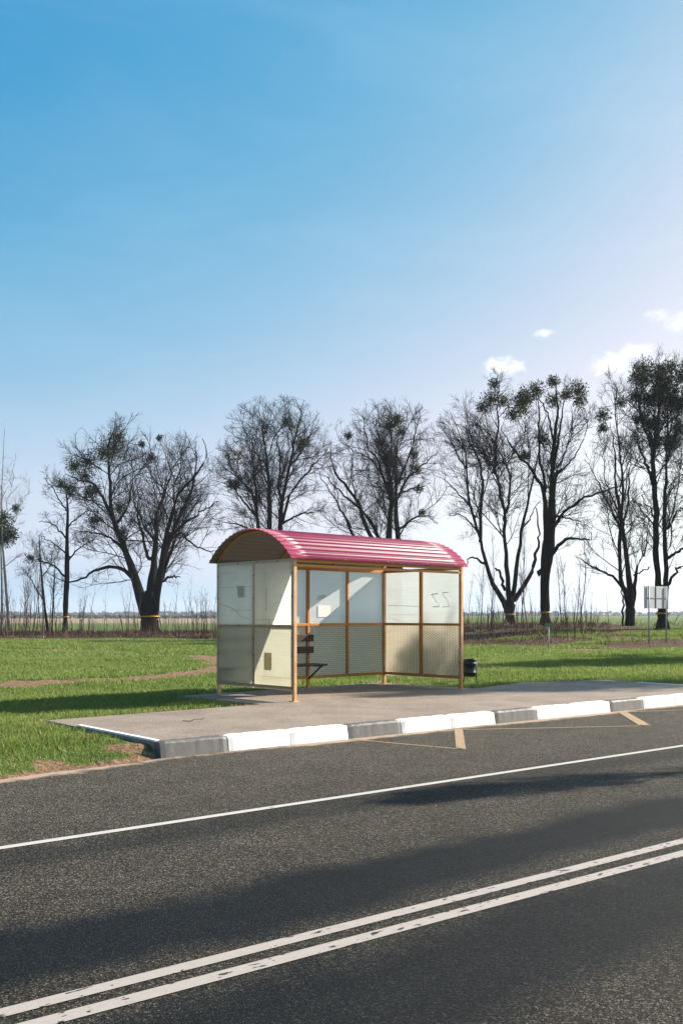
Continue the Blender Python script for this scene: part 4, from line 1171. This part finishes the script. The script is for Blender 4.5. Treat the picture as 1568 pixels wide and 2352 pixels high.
# tufts: thin out by a clumpy field, the sown field is more even
cl = vnoise(P[:, 0] * 5, P[:, 1] * 5, 61) * .5 + .5
cl3 = vnoise(P[:, 0] * 1.3, P[:, 1] * 1.3, 62) + .6 * vnoise(P[:, 0] * .45, P[:, 1] * .45, 63)
ok &= r.random(len(P)) < (.30 + .95 * cl) * np.clip(1.0 + .75 * cl3, .25, 1.3)
P = P[ok]; sa = sa[ok]; sd = sd[ok]; dist_p = dist_p[ok]
n = len(P); Yd = P[:, 1]
verge = (1 - smooth(2.2, 4.0, sd)) * (P[:, 0] < 0) + (1 - smooth(.2, .8, dist_p))
verge = np.clip(verge, 0, 1)
h = (0.042 + .0012 * Yd) * r.uniform(.5, 1.5, n) * (1 + .45 * vnoise(P[:, 0] * 2.6, P[:, 1] * 2.6, 66)) * (1 + .35 * verge * r.random(n))
w = np.maximum(.006, .00065 * Yd) * r.uniform(.7, 1.3, n)
tone = .42 + .15 * r.normal(0, 1, n) + .14 * vnoise(P[:, 0] * .9, P[:, 1] * .9, 71) + .10 * vnoise(P[:, 0] * 4, P[:, 1] * 4, 73)
drych = .04 + .10 * np.clip(vnoise(P[:, 0] * 1.3, P[:, 1] * 1.3, 62) * -2, 0, 1) + .40 * verge * np.clip(vnoise(P[:, 0] * 3, P[:, 1] * 3, 72) * 2 + .35, 0, 1) + .45 * sa
dry = r.random(n) < drych
tone = np.where(dry, r.uniform(.78, 1.0, n), np.clip(tone, 0, .74))
h = np.where(dry, h * .6, h); lean = np.where(dry, r.uniform(.6, 2.0, n), r.uniform(.15, .7, n))
z = ground_z(P[:, 0], P[:, 1])
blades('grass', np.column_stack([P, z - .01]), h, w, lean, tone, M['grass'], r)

# dry undergrowth on the bank
P = scatter(r, 60000, 44, 100, .46, .9)
byy = bank_y(P[:, 0]); dy = P[:, 1] - byy
ok = (dy > -0.6) & (dy < 30) & (r.random(len(P)) < np.where(dy < 3, .45, 1.0)); ok &= ~((P[:, 0] / P[:, 1] > .27) & (r.random(len(P)) < .75))
P = P[ok]; n = len(P)
cl2 = np.clip(.5 + 1.1 * vnoise(P[:, 0] * .8, P[:, 1] * .5, 81), .05, 1.4)
hh = r.uniform(.05, .30, n) * np.where(r.random(n) < .035, 3.2, 1) * (.3 + cl2) * smooth(-1, 7, (P[:, 1] - bank_y(P[:, 0]))) + .05
blades('undergrowth', np.column_stack([P, ground_z(P[:, 0], P[:, 1]) - .02]), hh, r.uniform(.015, .035, n), r.uniform(.1, 1.0, n), r.random(n) ** 1.8, M['dry'], r)

P = scatter(r, 12000, 52, 98, .46, .9)
cl4 = vnoise(P[:, 0] * .7, P[:, 1] * .4, 83); dyb = P[:, 1] - bank_y(P[:, 0])
ok = (dyb > 3) & (dyb < 28) & (r.random(len(P)) < np.clip(.45 + cl4, .05, 1)) & ~((P[:, 0] / P[:, 1] > .26))
P = P[ok]; n = len(P)
blades('brush', np.column_stack([P, ground_z(P[:, 0], P[:, 1]) - .02]), r.uniform(.6, 2.0, n), r.uniform(.012, .024, n), r.uniform(.02, .25, n), r.random(n) ** 1.3, M['dry'], r)

# distant woods on the horizon
def far_wood(name, Y0, Y1, xr, hmin, hmax, n, size):
    r = np.random.default_rng(int(Y0))
    y = r.uniform(Y0, Y1, n); x = r.uniform(*xr, n)
    env = hmin + (hmax - hmin) * (.5 + .5 * vnoise(x / 38, y / 90, 91))
    z = r.random(n) ** .8 * env + gz((0, Y0)) - .5
    c = np.stack([x, y, z], 1)
    a = unit(r.normal(0, 1, (n, 3))); bb = unit(np.cross(a, r.normal(0, 1, (n, 3)))); L = size * r.uniform(.5, 1.5, n)[:, None]
    V = np.stack([c - a * L, c + bb * L * .6, c + a * L, c - bb * L * .6], 1).reshape(-1, 3)
    tag(mesh_np(name, V, [np.arange(4 * n).reshape(-1, 4)], M['fartree'], attrs={'tone': np.repeat(r.random(n), 4)}), kind='stuff')
far_wood('distant_wood', 1300, 1420, (-900, 900), 2.5, 9, 9000, 3.0)
far_wood('distant_hedge', 520, 600, (-300, -20), .3, 2.0, 3500, 0.8)

# ------------------------------------------------------------------ fallen twigs on the pavement
def twig(px_list, lvl, label):
    pts = [G(x, y, lvl) for x, y in px_list]
    b = BM(); b.tube([(p[0], p[1], lvl + .009) for p in pts], [.0048 - .003 * i / len(pts) for i in range(len(pts))], 5)
    tag(b.build('fallen_twig', M['twig']), label, 'twig')
twig([(420, 1657.5), (437, 1658.5), (447, 1654), (463, 1653.5), (470, 1651)], PV, 'thin bent twig lying on the pavement left of the shelter')

# ------------------------------------------------------------------ spring haze
t = NT('air_haze'); pvn = t.n('ShaderNodeVolumePrincipled'); pvn.inputs['Color'].default_value = (.80, .88, 1.0, 1)
pvn.inputs['Density'].default_value = HAZE; pvn.inputs['Anisotropy'].default_value = 0.2
t.l(pvn.outputs[0], t.out.inputs['Volume'])
b = BM(); b.box((0, 3010, 39), (8200, 6200, 82)); tag(b.build('haze', t.m), kind='stuff')

# ------------------------------------------------------------------ sky, sun, camera
EL, AZ = R(30.0), R(66.5)
w = bpy.data.worlds.new('World'); sc.world = w; w.use_nodes = True
nt = w.node_tree; nt.nodes.clear()
out = nt.nodes.new('ShaderNodeOutputWorld'); bg = nt.nodes.new('ShaderNodeBackground'); sky = nt.nodes.new('ShaderNodeTexSky')
sky.sky_type = 'NISHITA'; sky.sun_disc = False; sky.sun_elevation = EL; sky.sun_rotation = AZ
sky.air_density = 1.0; sky.dust_density = 1.7; sky.ozone_density = 2.0; sky.altitude = 150
bg.inputs['Strength'].default_value = 0.08
tc = nt.nodes.new('ShaderNodeTexCoord')
def wn(t, **k):
    nd = nt.nodes.new(t)
    for a, v in k.items(): setattr(nd, a, v)
    return nd
def wmath(op, a, b=0.0):
    nd = wn('ShaderNodeMath', operation=op)
    for i, v in enumerate((a, b)):
        if hasattr(v, 'is_output'): nt.links.new(v, nd.inputs[i])
        else: nd.inputs[i].default_value = v
    return nd.outputs[0]
# small fair weather clouds: soft lumps of cloud at given bearings
noi = wn('ShaderNodeTexNoise'); nt.links.new(tc.outputs['Generated'], noi.inputs['Vector'])
noi.inputs['Scale'].default_value = 52; noi.inputs['Detail'].default_value = 9; noi.inputs['Roughness'].default_value = .62; noi.inputs['Distortion'].default_value = .4
total = None
for (x, y, rx, ry, k) in ((1152, 842, 50, 19, 1.0), (1400, 840, 46, 24, 1.0), (1465, 806, 40, 20, .75), (1255, 765, 26, 9, .75), (1503, 724, 30, 14, .6), (1575, 735, 40, 18, .5), (548, 1036, 30, 22, .8), (1530, 830, 60, 24, .5)):
    d = Vector(((x - CX), F, HOR - y)).normalized()
    right = Vector((d.y, -d.x, 0)).normalized(); upv = right.cross(d).normalized()
    v1 = wn('ShaderNodeVectorMath', operation='DOT_PRODUCT'); nt.links.new(tc.outputs['Generated'], v1.inputs[0]); v1.inputs[1].default_value = right
    v2 = wn('ShaderNodeVectorMath', operation='DOT_PRODUCT'); nt.links.new(tc.outputs['Generated'], v2.inputs[0]); v2.inputs[1].default_value = upv
    v3 = wn('ShaderNodeVectorMath', operation='DOT_PRODUCT'); nt.links.new(tc.outputs['Generated'], v3.inputs[0]); v3.inputs[1].default_value = d
    q = wmath('ADD', wmath('POWER', wmath('MULTIPLY', v1.outputs['Value'], F / rx), 2), wmath('POWER', wmath('MULTIPLY', v2.outputs['Value'], F / ry), 2))
    q = wmath('ADD', q, wmath('MULTIPLY', wmath('LESS_THAN', v3.outputs['Value'], 0.0), 100))
    s = wmath('ADD', wmath('SUBTRACT', 1.0, q), wmath('MULTIPLY', wmath('SUBTRACT', noi.outputs['Fac'], 0.5), 6.5))
    nd = wn('ShaderNodeMapRange'); nd.interpolation_type = 'SMOOTHSTEP'; nt.links.new(s, nd.inputs[0]); nd.inputs[1].default_value = -0.6; nd.inputs[2].default_value = 3.2
    nd.inputs[3].default_value = 0; nd.inputs[4].default_value = k
    total = nd.outputs[0] if total is None else wmath('MAXIMUM', total, nd.outputs[0])
wm = wn('ShaderNodeMapping'); nt.links.new(tc.outputs['Generated'], wm.inputs[0]); wm.inputs['Scale'].default_value = (1.6, 1.6, 6.0); wm.inputs['Rotation'].default_value = (0, .35, 0)
wz = wn('ShaderNodeTexNoise'); nt.links.new(wm.outputs[0], wz.inputs['Vector']); wz.inputs['Scale'].default_value = 2.2; wz.inputs['Detail'].default_value = 7; wz.inputs['Roughness'].default_value = .55; wz.inputs['Distortion'].default_value = .8
wr = wn('ShaderNodeMapRange'); wr.interpolation_type = 'SMOOTHSTEP'; nt.links.new(wz.outputs['Fac'], wr.inputs[0])
for q_, v_ in ((1, .36), (2, .80), (3, 0.0), (4, .04)): wr.inputs[q_].default_value = v_
total = wmath('MAXIMUM', total, wr.outputs[0])
mx = wn('ShaderNodeMix', data_type='RGBA'); nt.links.new(total, mx.inputs[0])
sp = wn('ShaderNodeSeparateColor'); nt.links.new(sky.outputs[0], sp.inputs[0])
cg = wmath('MULTIPLY', sp.outputs[1], 0.97)
rr_ = wn('ShaderNodeMapRange'); rr_.interpolation_type = 'SMOOTHSTEP'; nt.links.new(cg, rr_.inputs[0])
for q_, v_ in ((1, 1.05), (2, 4.45), (3, 0.03), (4, 0.95)): rr_.inputs[q_].default_value = v_
cr_ = wmath('MULTIPLY', cg, rr_.outputs[0])
cb_ = wmath('ADD', wmath('MULTIPLY', cg, 0.62), 2.28)
cc = wn('ShaderNodeCombineColor')
for k_, v_ in enumerate((cr_, cg, cb_)): nt.links.new(v_, cc.inputs[k_])
nt.links.new(cc.outputs[0], mx.inputs[6]); mx.inputs[7].default_value = (8.6, 8.5, 8.7, 1)
nt.links.new(mx.outputs[2], bg.inputs['Color']); nt.links.new(bg.outputs[0], out.inputs['Surface'])

sl = bpy.data.lights.new('sun', 'SUN'); sl.energy = 5.0; sl.angle = R(0.55); sl.color = (1.0, 0.91, 0.78)
so = bpy.data.objects.new('sun', sl); COL.objects.link(so)
sdir = Vector((math.cos(EL) * math.sin(AZ), math.cos(EL) * math.cos(AZ), math.sin(EL)))
so.rotation_euler = (-sdir).to_track_quat('-Z', 'Y').to_euler()

cam = bpy.data.cameras.new('camera'); co = bpy.data.objects.new('camera', cam); COL.objects.link(co)
co.location = (0, 0, CAMH); co.rotation_euler = (R(90), 0, 0)
cam.sensor_fit = 'HORIZONTAL'; cam.sensor_width = 24; cam.lens = F / 1568 * 24
cam.shift_y = (HOR - 1176) / 1568
cam.clip_end = 12000
sc.camera = co
vs = sc.view_settings
sc.display_settings.display_device = 'sRGB'
vs.view_transform = 'Standard'; vs.look = 'None'; vs.exposure = 1.25; vs.gamma = 1.0
sc.cycles.use_denoising = True
sc.cycles.max_bounces = 12
sc.cycles.diffuse_bounces = 8
sc.cycles.transmission_bounces = 12
sc.cycles.transparent_max_bounces = 8
